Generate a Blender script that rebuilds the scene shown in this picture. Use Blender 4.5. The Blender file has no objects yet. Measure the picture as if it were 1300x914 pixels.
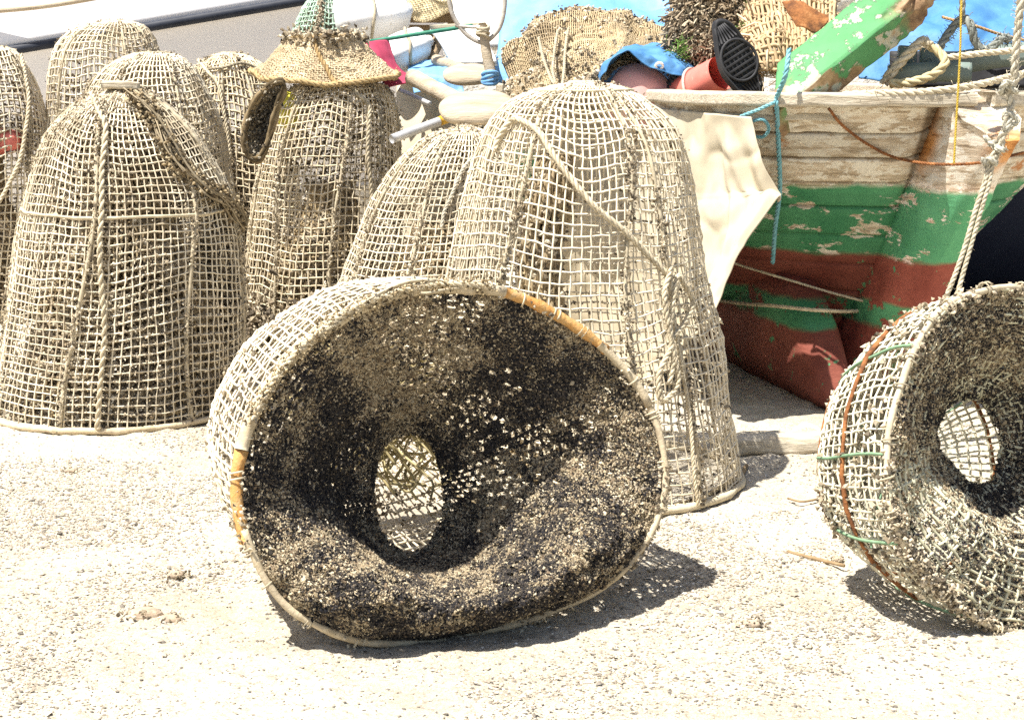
import bpy, math
import numpy as np

rng = np.random.default_rng(7)
C = bpy.context.scene.collection
R = math.radians

# ---------------------------------------------------------------- camera model (photo pixels 1300 x 914 -> real positions)
CAM_H = 1.5
PITCH = R(10.6)
FPX = 2015.0
CP, SP = math.cos(PITCH), math.sin(PITCH)


def ray(px, py):
    x = (px - 650.0) / FPX
    v = (457.0 - py) / FPX
    return np.array([x, CP + v * SP, -SP + v * CP])


def P(px, py, Y):
    d = ray(px, py)
    return np.array([0, 0, CAM_H]) + d * (Y / d[1])


def G(px, py, z=0.0):
    d = ray(px, py)
    return np.array([0, 0, CAM_H]) + d * ((z - CAM_H) / d[2])


def on_plane(px, py, p0, n):
    d = ray(px, py)
    o = np.array([0, 0, CAM_H])
    return o + d * (np.dot(p0 - o, n) / np.dot(d, n))


def ppm(Y, z=0.7):
    """pixels per metre at world depth Y"""
    depth = Y * CP + (CAM_H - z) * SP
    return FPX / depth


def unit(v):
    v = np.asarray(v, float)
    return v / np.maximum(np.linalg.norm(v, axis=-1, keepdims=True), 1e-12)


# ---------------------------------------------------------------- noise
def _hash(i, j, k, seed):
    h = (i * 374761393 + j * 668265263 + k * 2147483647 + seed * 974634541) & 0xFFFFFFFF
    h = ((h ^ (h >> 13)) * 1274126177) & 0xFFFFFFFF
    h = (h ^ (h >> 16)) & 0xFFFFFFFF
    return h / 4294967295.0


def vnoise(p, scale=1.0, seed=0):
    p = np.asarray(p, float) * scale + 1000.0
    f = np.floor(p)
    i = f.astype(np.int64)
    t = p - f
    t = t * t * (3 - 2 * t)
    r = 0
    for a in (0, 1):
        for b in (0, 1):
            for c in (0, 1):
                w = (t[..., 0] if a else 1 - t[..., 0]) * (t[..., 1] if b else 1 - t[..., 1]) * (t[..., 2] if c else 1 - t[..., 2])
                r = r + w * _hash(i[..., 0] + a, i[..., 1] + b, i[..., 2] + c, seed)
    return r


def fbm(p, scale=1.0, seed=0, octv=3):
    r, a, s = 0, 0.5, 0
    for o in range(octv):
        r = r + a * vnoise(p, scale * 2 ** o, seed + o * 17)
        s += a
        a *= 0.5
    return r / s


def sstep(a, b, x):
    t = np.clip((np.asarray(x, float) - a) / (b - a), 0, 1)
    return t * t * (3 - 2 * t)


# ---------------------------------------------------------------- mesh builder
class MB:
    def __init__(self):
        self.v, self.q, self.t, self.c, self.n = [], [], [], [], 0

    def add(self, v, quads=None, tris=None, col=None):
        v = np.asarray(v, float).reshape(-1, 3)
        if quads is not None and len(quads):
            self.q.append(np.asarray(quads, np.int64).reshape(-1, 4) + self.n)
        if tris is not None and len(tris):
            self.t.append(np.asarray(tris, np.int64).reshape(-1, 3) + self.n)
        if col is None:
            col = (1, 1, 1)
        c = np.asarray(col, float)
        if c.ndim == 1:
            c = np.tile(c[:3], (len(v), 1))
        self.v.append(v)
        self.c.append(c.reshape(-1, 3))
        self.n += len(v)
        return self

    def build(self, name, material, parent=None, smooth=True):
        v = np.concatenate(self.v)
        c = np.concatenate(self.c)
        if parent is not None:
            v = v - np.array(parent_base(parent))
        q = np.concatenate(self.q) if self.q else np.zeros((0, 4), np.int64)
        t = np.concatenate(self.t) if self.t else np.zeros((0, 3), np.int64)
        me = bpy.data.meshes.new(name)
        me.vertices.add(len(v))
        me.vertices.foreach_set('co', v.astype(np.float32).ravel())
        loops = np.concatenate([q.ravel(), t.ravel()]).astype(np.int32)
        starts = np.concatenate([np.arange(len(q)) * 4, len(q) * 4 + np.arange(len(t)) * 3]).astype(np.int32)
        me.loops.add(len(loops))
        me.loops.foreach_set('vertex_index', loops)
        me.polygons.add(len(starts))
        me.polygons.foreach_set('loop_start', starts)
        me.polygons.foreach_set('use_smooth', np.full(len(starts), smooth))
        at = me.attributes.new('col', 'FLOAT_COLOR', 'POINT')
        at.data.foreach_set('color', np.concatenate([c, np.ones((len(c), 1))], 1).astype(np.float32).ravel())
        me.update(calc_edges=True)
        me.validate()
        me.materials.append(material)
        o = bpy.data.objects.new(name, me)
        C.objects.link(o)
        if parent is not None:
            o.parent = parent
        return o


def parent_base(o):
    b = np.zeros(3)
    while o is not None:
        b += np.array(o.location)
        o = o.parent
    return b


def tag(o, label=None, cat=None, group=None, kind=None):
    if label:
        o['label'] = label
    if cat:
        o['category'] = cat
    if group:
        o['group'] = group
    if kind:
        o['kind'] = kind
    return o


def thing(name, loc, label, cat, group=None):
    o = bpy.data.objects.new(name, None)
    o.empty_display_size = 0.05
    C.objects.link(o)
    o.location = [float(x) for x in loc]
    return tag(o, label, cat, group)


# ---------------------------------------------------------------- shapes
def gridquads(m, n, closed_n=False, closed_m=False):
    mm = m if closed_m else m - 1
    nn = n if closed_n else n - 1
    i, j = np.meshgrid(np.arange(mm), np.arange(nn), indexing='ij')
    i2, j2 = (i + 1) % m, (j + 1) % n
    return np.stack([i * n + j, i * n + j2, i2 * n + j2, i2 * n + j], -1).reshape(-1, 4)


def gnormals(g, closed=True):
    """normals of a (rows, cols, 3) grid"""
    if closed:
        du = np.roll(g, -1, 1) - np.roll(g, 1, 1)
    else:
        du = np.gradient(g, axis=1)
    dv = np.gradient(g, axis=0)
    return unit(np.cross(du, dv))


def tubes(mb, pts, N, r, closed, sides=4, col=None):
    """batch of polylines pts (k, n, 3) with reference normals N; r scalar or (k, n)"""
    k, n, _ = pts.shape
    if closed:
        T = np.roll(pts, -1, 1) - np.roll(pts, 1, 1)
    else:
        T = np.gradient(pts, axis=1)
    T = unit(T)
    B = unit(np.cross(T, N))
    N2 = np.cross(B, T)
    a = np.arange(sides) / sides * 2 * math.pi + 0.4
    rr = np.broadcast_to(np.asarray(r, float), (k, n))[..., None, None]
    ring = pts[:, :, None, :] + rr * (np.cos(a)[None, None, :, None] * N2[:, :, None, :] + np.sin(a)[None, None, :, None] * B[:, :, None, :])
    base = gridquads(n, sides, True, closed)
    q = (base[None] + (np.arange(k) * n * sides)[:, None, None]).reshape(-1, 4)
    if col is not None and np.ndim(col) > 1:
        col = np.broadcast_to(np.asarray(col)[:, :, None, :], (k, n, sides, 3)).reshape(-1, 3)
    mb.add(ring, q, col=col)
    if not closed:
        caps = []
        for e in (0, n - 1):
            for s in range(1, sides - 1):
                caps.append((e * sides, e * sides + s, e * sides + s + 1))
        caps = np.array(caps)
        mb.t.append(((caps[None] + (np.arange(k) * n * sides)[:, None, None]).reshape(-1, 3)) + mb.n - k * n * sides)
    return mb


def spline(pts, n, closed=False):
    """Catmull-Rom through pts -> n points evenly spread by arc length"""
    p = np.asarray(pts, float)
    if closed:
        q = np.concatenate([p[-1:], p, p[:2]])
    else:
        q = np.concatenate([2 * p[:1] - p[1:2], p, 2 * p[-1:] - p[-2:-1]])
    out = []
    seg = len(q) - 3
    S = 24
    for i in range(seg):
        t = np.linspace(0, 1, S, endpoint=False)[:, None]
        a, b, c, d = q[i], q[i + 1], q[i + 2], q[i + 3]
        out.append(0.5 * ((2 * b) + (-a + c) * t + (2 * a - 5 * b + 4 * c - d) * t ** 2 + (-a + 3 * b - 3 * c + d) * t ** 3))
    out = np.concatenate(out + [q[-2][None]])
    L = np.concatenate([[0], np.cumsum(np.linalg.norm(np.diff(out, axis=0), axis=1))])
    s = np.linspace(0, L[-1], n, endpoint=not closed)
    return np.stack([np.interp(s, L, out[:, i]) for i in range(out.shape[1])], 1)


def frames(p, closed=False):
    T = np.roll(p, -1, 0) - np.roll(p, 1, 0) if closed else np.gradient(p, axis=0)
    T = unit(T)
    n = unit(np.cross(T[0], [0.3, 0.2, 0.9]))
    if np.linalg.norm(n) < 0.1:
        n = np.array([1., 0, 0])
    Ns = [n]
    for i in range(1, len(p)):
        n = n - T[i] * np.dot(n, T[i])
        n = unit(n)
        Ns.append(n)
    return T, np.array(Ns)


def tube(mb, pts, r, sides=7, closed=False, col=None, n=None, wob=0.0, seed=1):
    p = np.asarray(pts, float)
    if n:
        p = spline(p, n, closed)
    T, N = frames(p, closed)
    rr = np.broadcast_to(np.asarray(r, float), (len(p),)).copy()
    if wob:
        rr = rr * (1 + wob * (vnoise(p, 60, seed) - 0.5) * 2)
    return tubes(mb, p[None], N[None], rr[None], closed, sides, col)


def rope(mb, pts, r, pitch=None, col=(1, 1, 1), closed=False, seed=0, strands=3, fuzz=0):
    """laid rope: strands winding round the path"""
    p0 = np.asarray(pts, float)
    L = np.linalg.norm(np.diff(p0, axis=0), axis=1).sum()
    pitch = pitch or r * 7
    n = int(max(24, min(900, L / (pitch / 8))))
    p = spline(p0, n, closed)
    L = np.linalg.norm(np.diff(p, axis=0), axis=1).sum()
    T, N = frames(p, closed)
    B = np.cross(T, N)
    s = np.linspace(0, L, n)
    for k in range(strands):
        a = s / pitch * 2 * math.pi + k * 2 * math.pi / strands
        q = p + (np.cos(a)[:, None] * N + np.sin(a)[:, None] * B) * r * 0.52
        tubes(mb, q[None], N[None], np.full((1, n), r * 0.56) * (1 + 0.15 * (vnoise(q, 90, seed)[None] - .5)), closed, 5, col)
    if fuzz:
        g = np.random.default_rng(seed)
        idx = g.integers(0, n, fuzz)
        a = p[idx] + unit(g.normal(size=(fuzz, 3))) * r * 0.8
        b = a + unit(g.normal(size=(fuzz, 3))) * r * g.uniform(0.6, 2.2, (fuzz, 1))
        m = (a + b) / 2 + g.normal(size=(fuzz, 3)) * r * 0.2
        tubes(mb, np.stack([a, m, b], 1), unit(g.normal(size=(fuzz, 3, 3))), r * 0.09, False, 3, col)
    return mb


def net(mb, g, r, closed=True, seed=0, sides=4, colfn=None, rmer=None):
    """threads of a netting along the rows and columns of grid g (rows, cols, 3)"""
    N = gnormals(g, closed)
    m, n, _ = g.shape
    w = np.where((np.add.outer(np.arange(m), np.arange(n)) % 2) == 0, 1.0, -1.0)[..., None]
    ga = g + N * w * r * 0.45
    gb = g - N * w * r * 0.45
    rr = r * (0.75 + 0.6 * vnoise(g, 55, seed))
    ca = colfn(g) if colfn else None
    tubes(mb, ga, N, rr, closed, sides, ca)
    gt = np.swapaxes(gb, 0, 1)
    ct = np.swapaxes(ca, 0, 1) if ca is not None else None
    tubes(mb, gt, np.swapaxes(N, 0, 1), np.swapaxes(rr, 0, 1) * ((rmer or r) / r), False, sides, ct)
    return mb


OCT = np.array([[1, 0, 0], [-1, 0, 0], [0, 1, 0], [0, -1, 0], [0, 0, 1], [0, 0, -1]], float)
OCTF = np.array([[0, 2, 4], [2, 1, 4], [1, 3, 4], [3, 0, 4], [2, 0, 5], [1, 2, 5], [3, 1, 5], [0, 3, 5]])


def clumps(mb, pts, size, col, seed=0, flat=1.0, stretch=1.0):
    """crumbs: jittered octahedra at pts; size (n,), col (n,3)"""
    g = np.random.default_rng(seed)
    n = len(pts)
    size = np.broadcast_to(np.asarray(size, float), (n,))
    v = OCT[None] * g.uniform(0.6, 1.3, (n, 6, 1)) + g.normal(scale=0.18, size=(n, 6, 3))
    v[..., 0] *= stretch
    v[..., 2] *= flat
    if flat == 1.0:
        A = unit(g.normal(size=(n, 3)))
        B = unit(np.cross(A, g.normal(size=(n, 3))))
    else:
        a = g.uniform(0, 6.283, n)
        A = np.stack([np.cos(a), np.sin(a), g.normal(scale=.12, size=n)], 1)
        A = unit(A)
        B = unit(np.cross(np.tile([0, 0, 1.], (n, 1)) + g.normal(scale=.1, size=(n, 3)), A))
    D = np.cross(A, B)
    w = v[..., 0:1] * A[:, None] + v[..., 1:2] * B[:, None] + v[..., 2:3] * D[:, None]
    w = pts[:, None] + w * size[:, None, None]
    t = (OCTF[None] + (np.arange(n) * 6)[:, None, None]).reshape(-1, 3)
    c = np.broadcast_to(np.asarray(col, float).reshape(-1, 1, 3), (n, 6, 3)).reshape(-1, 3)
    return mb.add(w, tris=t, col=c)


def sweep(mb, path, section, up=(0, 0, 1), scale=None, col=None, noise=0, seed=0, nscale=8, n=None, cap=True):
    """section (k,2) [side, up] swept along path, capped"""
    p = np.asarray(path, float)
    if n:
        p = spline(p, n)
    T = unit(np.gradient(p, axis=0))
    U = np.tile(np.asarray(up, float), (len(p), 1))
    S = unit(np.cross(T, U))
    U = np.cross(S, T)
    sc = np.ones(len(p)) if scale is None else np.interp(np.linspace(0, 1, len(p)), np.linspace(0, 1, len(scale)), scale)
    sec = np.asarray(section, float)
    v = p[:, None] + (S[:, None] * sec[None, :, 0:1] + U[:, None] * sec[None, :, 1:2]) * sc[:, None, None]
    if noise:
        for ax in range(3):
            v[..., ax] += (fbm(v, nscale, seed + ax * 5, 3) - .5) * 2 * noise
    k = len(sec)
    q = gridquads(len(p), k, True)
    mb.add(v, q, col=col)
    if cap:
        base = mb.n - len(p) * k
        for e in (0, len(p) - 1):
            cen = v[e].mean(0)
            mb.add(cen[None], col=col)
            tri = [(base + e * k + i, base + e * k + (i + 1) % k, mb.n - 1) for i in range(k)]
            mb.t.append(np.array(tri))
    return mb


def rrect(w, h, b=0.15, m=6):
    """rounded rectangle section; several points on each side so that noise can chip it"""
    w, h = w / 2, h / 2
    b = b * min(w, h)
    pts = []
    corners = [(w, -h + b, w, h - b), (w - b, h, -w + b, h), (-w, h - b, -w, -h + b), (-w + b, -h, w - b, -h)]
    for x0, y0, x1, y1 in corners:
        for t in np.linspace(0, 1, m):
            pts.append((x0 + (x1 - x0) * t, y0 + (y1 - y0) * t))
    return np.array(pts)


def circ(r, k=10, ry=None):
    a = np.arange(k) / k * 2 * math.pi
    return np.stack([np.cos(a) * r, np.sin(a) * (ry or r)], 1)


def catgrid(ctrl, nu, nv):
    c = np.asarray(ctrl, float)
    a = np.stack([spline_u(c[i], nv) for i in range(c.shape[0])])
    return np.stack([spline_u(a[:, j], nu) for j in range(nv)], 1)


def spline_u(p, n):
    """uniform-parameter Catmull-Rom"""
    p = np.asarray(p, float)
    if len(p) == 2:
        t = np.linspace(0, 1, n)[:, None]
        return p[0] + (p[1] - p[0]) * t
    q = np.concatenate([2 * p[:1] - p[1:2], p, 2 * p[-1:] - p[-2:-1]])
    t = np.linspace(0, len(p) - 1 - 1e-9, n)
    i = t.astype(int)
    f = (t - i)[:, None]
    a, b, c, d = q[i], q[i + 1], q[i + 2], q[i + 3]
    return 0.5 * ((2 * b) + (-a + c) * f + (2 * a - 5 * b + 4 * c - d) * f ** 2 + (-a + 3 * b - 3 * c + d) * f ** 3)


def sheet(mb, ctrl_px, nu=40, nv=40, th=0.004, wr=0.0, wscale=8, seed=0, col=None, fold=None):
    """cloth through control points (px, py, Y) with wrinkles and real thickness"""
    c = [[P(*p) for p in row] for row in ctrl_px]
    g = catgrid(c, nu, nv)
    N = gnormals(g, False)
    d = 0
    if wr:
        d = (fbm(g * np.array([1, 1, .6]), wscale, seed, 3) - .5) * 2 * wr
        rid = 1 - np.abs(fbm(g, wscale * .8, seed + 50, 2) - .5) * 5
        d = d + np.clip(rid, 0, 1) * wr * 0.6
        g = g + N * np.asarray(d)[..., None]
    if fold is not None:
        g = fold(g, N)
    N = gnormals(g, False)
    slab(mb, g, N, th, col)
    return g


def slab(mb, g, N, th, col=None):
    m, n, _ = g.shape
    f, b = g + N * th / 2, g - N * th / 2
    q = gridquads(m, n)
    k = m * n
    loop = np.concatenate([np.arange(n), np.arange(1, m) * n + n - 1, (m - 1) * n + np.arange(n - 2, -1, -1), np.arange(m - 2, 0, -1) * n])
    nx = np.roll(loop, -1)
    side = np.stack([loop, nx, nx + k, loop + k], 1)
    cc = None
    if col is not None and np.ndim(col) > 1:
        cc = np.concatenate([np.reshape(col, (-1, 3))] * 2)
    else:
        cc = col
    mb.add(np.concatenate([f.reshape(-1, 3), b.reshape(-1, 3)]), np.concatenate([q, q[:, ::-1] + k, side[:, ::-1]]), col=cc)


def blob(mb, c, rad, rot=None, e=1.0, noise=0, nscale=6, seed=0, nu=28, nv=40, col=None):
    """superellipsoid, e<1 boxier; rot = 3x3 columns"""
    u = np.linspace(-math.pi / 2, math.pi / 2, nu)
    w = np.arange(nv) / nv * 2 * math.pi
    f = lambda x, p: np.sign(x) * np.abs(x) ** p
    uu, ww = np.meshgrid(u, w, indexing='ij')
    v = np.stack([f(np.cos(uu), e) * f(np.cos(ww), e) * rad[0], f(np.cos(uu), e) * f(np.sin(ww), e) * rad[1], f(np.sin(uu), e) * rad[2]], -1)
    if noise:
        d = (fbm(v + np.array([3, 5, 7]), nscale, seed, 3) - .5) * 2 * noise
        v = v * (1 + d[..., None])
    if rot is not None:
        v = v @ np.asarray(rot).T
    v = v + np.asarray(c)
    mb.add(v, gridquads(nu, nv, True), col=col)
    return v


def basis(x, up=(0, 0, 1)):
    x = unit(x)
    y = unit(np.cross(up, x))
    z = np.cross(x, y)
    return np.stack([x, y, z], 1)


# ---------------------------------------------------------------- materials
def newmat(name):
    m = bpy.data.materials.new(name)
    m.use_nodes = True
    nt = m.node_tree
    nt.nodes.clear()
    out = nt.nodes.new('ShaderNodeOutputMaterial')
    b = nt.nodes.new('ShaderNodeBsdfPrincipled')
    nt.links.new(b.outputs[0], out.inputs[0])
    return m, nt, b


def N_(nt, t, **kw):
    n = nt.nodes.new(t)
    for k, v in kw.items():
        if k in n.inputs:
            n.inputs[k].default_value = v
        else:
            setattr(n, k, v)
    return n


def noise_node(nt, scale, detail=5, rough=.6, vec=None, stretch=None):
    tc = N_(nt, 'ShaderNodeTexCoord')
    n = N_(nt, 'ShaderNodeTexNoise')
    n.inputs['Scale'].default_value = scale
    n.inputs['Detail'].default_value = detail
    n.inputs['Roughness'].default_value = rough
    if stretch is not None:
        mp = N_(nt, 'ShaderNodeMapping')
        mp.inputs['Scale'].default_value = stretch
        nt.links.new(tc.outputs['Object'], mp.inputs[0])
        nt.links.new(mp.outputs[0], n.inputs['Vector'])
    else:
        nt.links.new(tc.outputs['Object'], n.inputs['Vector'])
    return n


def ramp(nt, src, stops):
    r = N_(nt, 'ShaderNodeValToRGB')
    el = r.color_ramp.elements
    while len(el) < len(stops):
        el.new(0.5)
    for e, (p, c) in zip(el, stops):
        e.position = p
        e.color = (c[0], c[1], c[2], 1) if not np.isscalar(c) else (c, c, c, 1)
    nt.links.new(src, r.inputs[0])
    return r


def mixc(nt, a, b, f, mode='MIX'):
    m = N_(nt, 'ShaderNodeMix', data_type='RGBA', blend_type=mode)
    for s, v in (('A', a), ('B', b)):
        i = [x for x in m.inputs if x.name == s and x.type == 'RGBA'][0]
        if isinstance(v, (tuple, list)):
            i.default_value = (v[0], v[1], v[2], 1)
        else:
            nt.links.new(v, i)
    i = [x for x in m.inputs if x.name == 'Factor' and x.type == 'VALUE'][0]
    if np.isscalar(f):
        i.default_value = f
    else:
        nt.links.new(f, i)
    return [x for x in m.outputs if x.type == 'RGBA'][0]


def mat(name, stops, scale=8, detail=5, rough=.85, bump=0.0, bscale=60, attr=False, stretch=None, spec=0.3, bdist=0.01, metal=0, sss=0, speck=None):
    """noise-coloured surface; attr multiplies by the vertex tint"""
    m, nt, b = newmat(name)
    n = noise_node(nt, scale, detail, .6, stretch=stretch)
    col = ramp(nt, n.outputs[0], stops).outputs[0]
    if speck:
        sc, lo, hi, sc_col = speck
        n2 = noise_node(nt, sc, 3, .6)
        f = ramp(nt, n2.outputs[0], [(lo, 0), (hi, 1)]).outputs[0]
        col = mixc(nt, col, sc_col, f)
    if attr:
        a = N_(nt, 'ShaderNodeAttribute', attribute_name='col')
        col = mixc(nt, col, a.outputs[0], 1.0, 'MULTIPLY')
    nt.links.new(col, b.inputs['Base Color'])
    b.inputs['Roughness'].default_value = rough
    b.inputs['Metallic'].default_value = metal
    b.inputs['Specular IOR Level'].default_value = spec
    if bump:
        n3 = noise_node(nt, bscale, 4, .6, stretch=stretch)
        bp = N_(nt, 'ShaderNodeBump')
        bp.inputs['Strength'].default_value = bump
        bp.inputs['Distance'].default_value = bdist
        nt.links.new(n3.outputs[0], bp.inputs['Height'])
        nt.links.new(bp.outputs[0], b.inputs['Normal'])
    return m


M = {}
M['twine'] = mat('pale twine', [(.3, (.64, .57, .445)), (.7, (.84, .785, .66))], 12, 4, .95, attr=True, spec=.1)
M['crust'] = mat('dried sea growth', [(.3, (.7, .7, .7)), (.7, (1.15, 1.12, 1.05))], 60, 3, .95, attr=True, spec=.15)
M['hemp'] = mat('weathered rope', [(.3, (.46, .40, .295)), (.7, (.70, .63, .49))], 40, 4, .95, attr=True, spec=.1)
M['cane'] = mat('weathered cane', [(.38, (.50, .42, .29)), (.5, (.62, .54, .40)), (.66, (.40, .33, .24))], 14, 5, .8, bump=.3, bscale=90, attr=True)
M['bamboo'] = mat('orange cane', [(.35, (.50, .23, .06)), (.55, (.56, .33, .12)), (.68, (.42, .30, .17)), (.75, (.30, .17, .07))], 26, 7, .75, bump=.5, bscale=80)
M['rust'] = mat('rusty iron', [(.35, (.13, .055, .025)), (.55, (.30, .12, .04)), (.75, (.45, .22, .09))], 30, 6, .9, bump=.4, bscale=120)
M['wood_pale'] = mat('sun bleached wood', [(.3, (.34, .28, .20)), (.5, (.52, .46, .35)), (.72, (.64, .58, .47))], 6, 7, .9, bump=.5, bscale=14, stretch=(1, 12, 12), bdist=.01)
M['cream_cloth'] = mat('cream canvas', [(.35, (.53, .46, .33)), (.65, (.64, .57, .43))], 3, 5, .9, bump=.15, bscale=200, bdist=.002)
M['white_plastic'] = mat('white plastic', [(.3, (.74, .73, .70)), (.62, (.83, .82, .80))], 5, 6, .5, bump=.25, bscale=18, bdist=.01, speck=(30, .62, .75, (.55, .50, .42)))
M['white_paint'] = mat('white gelcoat', [(.3, (.82, .81, .83)), (.7, (.86, .85, .87))], 2, 4, .35, spec=.5)
M['dark_strip'] = mat('dark rubber strip', [(.3, (.012, .016, .028)), (.7, (.03, .035, .05))], 10, 4, .6)
M['navy'] = mat('navy paint', [(.3, (.010, .014, .032)), (.7, (.022, .028, .052))], 3, 4, .7, spec=.2)
M['maroon'] = mat('maroon cloth', [(.3, (.30, .03, .07)), (.7, (.42, .06, .11))], 6, 5, .85)
M['green_stick'] = mat('green painted rod', [(.3, (.02, .16, .10)), (.7, (.05, .25, .16))], 20, 4, .6)
M['blue_tarp'] = mat('blue tarpaulin', [(.3, (.12, .30, .56)), (.7, (.22, .43, .68))], 4, 6, .55, bump=.4, bscale=30, bdist=.01)
M['blue_cloth'] = mat('bright blue tarpaulin', [(.3, (.045, .16, .36)), (.7, (.10, .26, .48))], 6, 5, .6, bump=.3, bscale=40)
M['pink'] = mat('faded pink buoy', [(.3, (.62, .30, .28)), (.7, (.72, .42, .38))], 4, 6, .55, speck=(40, .62, .75, (.55, .42, .34)))
M['red'] = mat('faded red float', [(.3, (.62, .11, .09)), (.7, (.72, .24, .19))], 5, 6, .55, speck=(40, .64, .75, (.60, .40, .32)))
M['rubber'] = mat('black rubber', [(.3, (.018, .018, .02)), (.7, (.045, .045, .048))], 14, 5, .65)
M['grey_pole'] = mat('grey aluminium tube', [(.3, (.45, .46, .47)), (.7, (.62, .62, .62))], 14, 5, .45, metal=.3)
M['orange'] = mat('orange tape', [(.3, (.75, .40, .03)), (.7, (.80, .50, .08))], 12, 4, .6)
M['cork'] = mat('pale float board', [(.3, (.36, .29, .20)), (.5, (.47, .39, .28)), (.7, (.54, .46, .35))], 5, 7, .9, bump=.5, bscale=26, stretch=(1, 6, 6))
M['grey_steel'] = mat('weathered steel', [(.3, (.40, .36, .31)), (.7, (.56, .52, .46))], 30, 5, .6, metal=.2, bump=.2)
M['green_plastic'] = mat('grey green plastic', [(.3, (.15, .20, .18)), (.7, (.22, .27, .245))], 5, 5, .5, speck=(50, .6, .8, (.30, .31, .28)))
M['teal'] = mat('teal cord', [(.3, (.12, .26, .30)), (.7, (.26, .42, .46))], 40, 4, .85, attr=True)
M['yellow'] = mat('yellow cord', [(.3, (.55, .38, .04)), (.7, (.68, .50, .10))], 30, 4, .8)
M['stone'] = mat('pale rubble stone', [(.3, (.42, .39, .34)), (.5, (.62, .59, .53)), (.7, (.70, .68, .63))], 9, 8, .95, bump=1, bscale=16, bdist=.04)
M['crate'] = mat('brown wood crate', [(.3, (.24, .17, .10)), (.7, (.40, .30, .19))], 9, 6, .9, bump=.4)
M['yellow_net'] = mat('yellow plastic', [(.3, (.62, .56, .05)), (.7, (.72, .66, .12))], 9, 6, .7)
M['weed'] = mat('green weed', [(.3, (.05, .12, .02)), (.7, (.13, .24, .05))], 30, 4, .8, attr=True)
# ---------------------------------------------------------------- sand material and ground
def sand_material():
    m, nt, b = newmat('sand')
    n1 = noise_node(nt, 1.1, 6, .6)
    c = ramp(nt, n1.outputs[0], [(.32, (.48, .42, .32)), (.52, (.58, .52, .41)), (.7, (.66, .605, .495))]).outputs[0]
    n2 = noise_node(nt, 55, 6, .75)
    f2 = ramp(nt, n2.outputs[0], [(.48, 0), (.66, .8)]).outputs[0]
    c = mixc(nt, c, (.27, .225, .165), f2)
    # gravelly patches of broken shell
    n3 = noise_node(nt, 150, 3, .7)
    f3 = ramp(nt, n3.outputs[0], [(.56, 0), (.64, 1)]).outputs[0]
    n4 = noise_node(nt, 1.7, 4, .6)
    f4 = ramp(nt, n4.outputs[0], [(.42, 0), (.56, .8)]).outputs[0]
    mm = N_(nt, 'ShaderNodeMath', operation='MULTIPLY')
    nt.links.new(f3, mm.inputs[0])
    nt.links.new(f4, mm.inputs[1])
    c = mixc(nt, c, (.17, .15, .125), mm.outputs[0])
    n6 = noise_node(nt, 190, 2, .5)
    f6 = ramp(nt, n6.outputs[0], [(.62, 0), (.68, .8)]).outputs[0]
    c = mixc(nt, c, (.72, .70, .65), f6)
    n7 = noise_node(nt, 1.3, 5, .65)
    f7 = ramp(nt, n7.outputs[0], [(.50, 0), (.64, .40)]).outputs[0]
    c = mixc(nt, c, (.30, .265, .21), f7)
    nt.links.new(c, b.inputs['Base Color'])
    b.inputs['Roughness'].default_value = .95
    b.inputs['Specular IOR Level'].default_value = .15
    n5 = noise_node(nt, 38, 8, .75)
    bp = N_(nt, 'ShaderNodeBump')
    bp.inputs['Strength'].default_value = .9
    bp.inputs['Distance'].default_value = .012
    nt.links.new(n5.outputs[0], bp.inputs['Height'])
    nt.links.new(bp.outputs[0], b.inputs['Normal'])
    return m


M['sand'] = sand_material()


def ground_z(x, y):
    p = np.stack([x, y, np.zeros_like(x)], -1)
    z = (fbm(p, 1.3, 3, 3) - .5) * 0.035 + (fbm(p, 9, 8, 3) - .5) * 0.022 + (fbm(p, 30, 9, 2) - .5) * .016
    return z * np.exp(-np.maximum(np.hypot(x, y - 5) - 8, 0) / 6)


def build_ground():
    far = np.array([4.2, 5, 6.5, 9, 14, 25, 50, 110, 250, 600])
    fx = np.arange(-2.6, 2.61, .018)
    xs = np.concatenate([-far[::-1] + 1, [-3], fx, [3], far - 1])
    fy = np.arange(3.3, 8.0, .018)
    ys = np.concatenate([[-300, -80, -20, -5, 0, 2, 2.8], fy, [8.3, 8.8, 9.5, 10.5, 12, 15, 20, 32, 60, 130, 300, 900]])
    X, Y = np.meshgrid(xs, ys)
    g = np.stack([X, Y, ground_z(X, Y)], -1)
    mb = MB()
    mb.add(g, gridquads(len(ys), len(xs)))
    o = mb.build('ground', M['sand'])
    tag(o, 'pale sandy ground littered with crushed shell', kind='structure')


build_ground()


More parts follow.
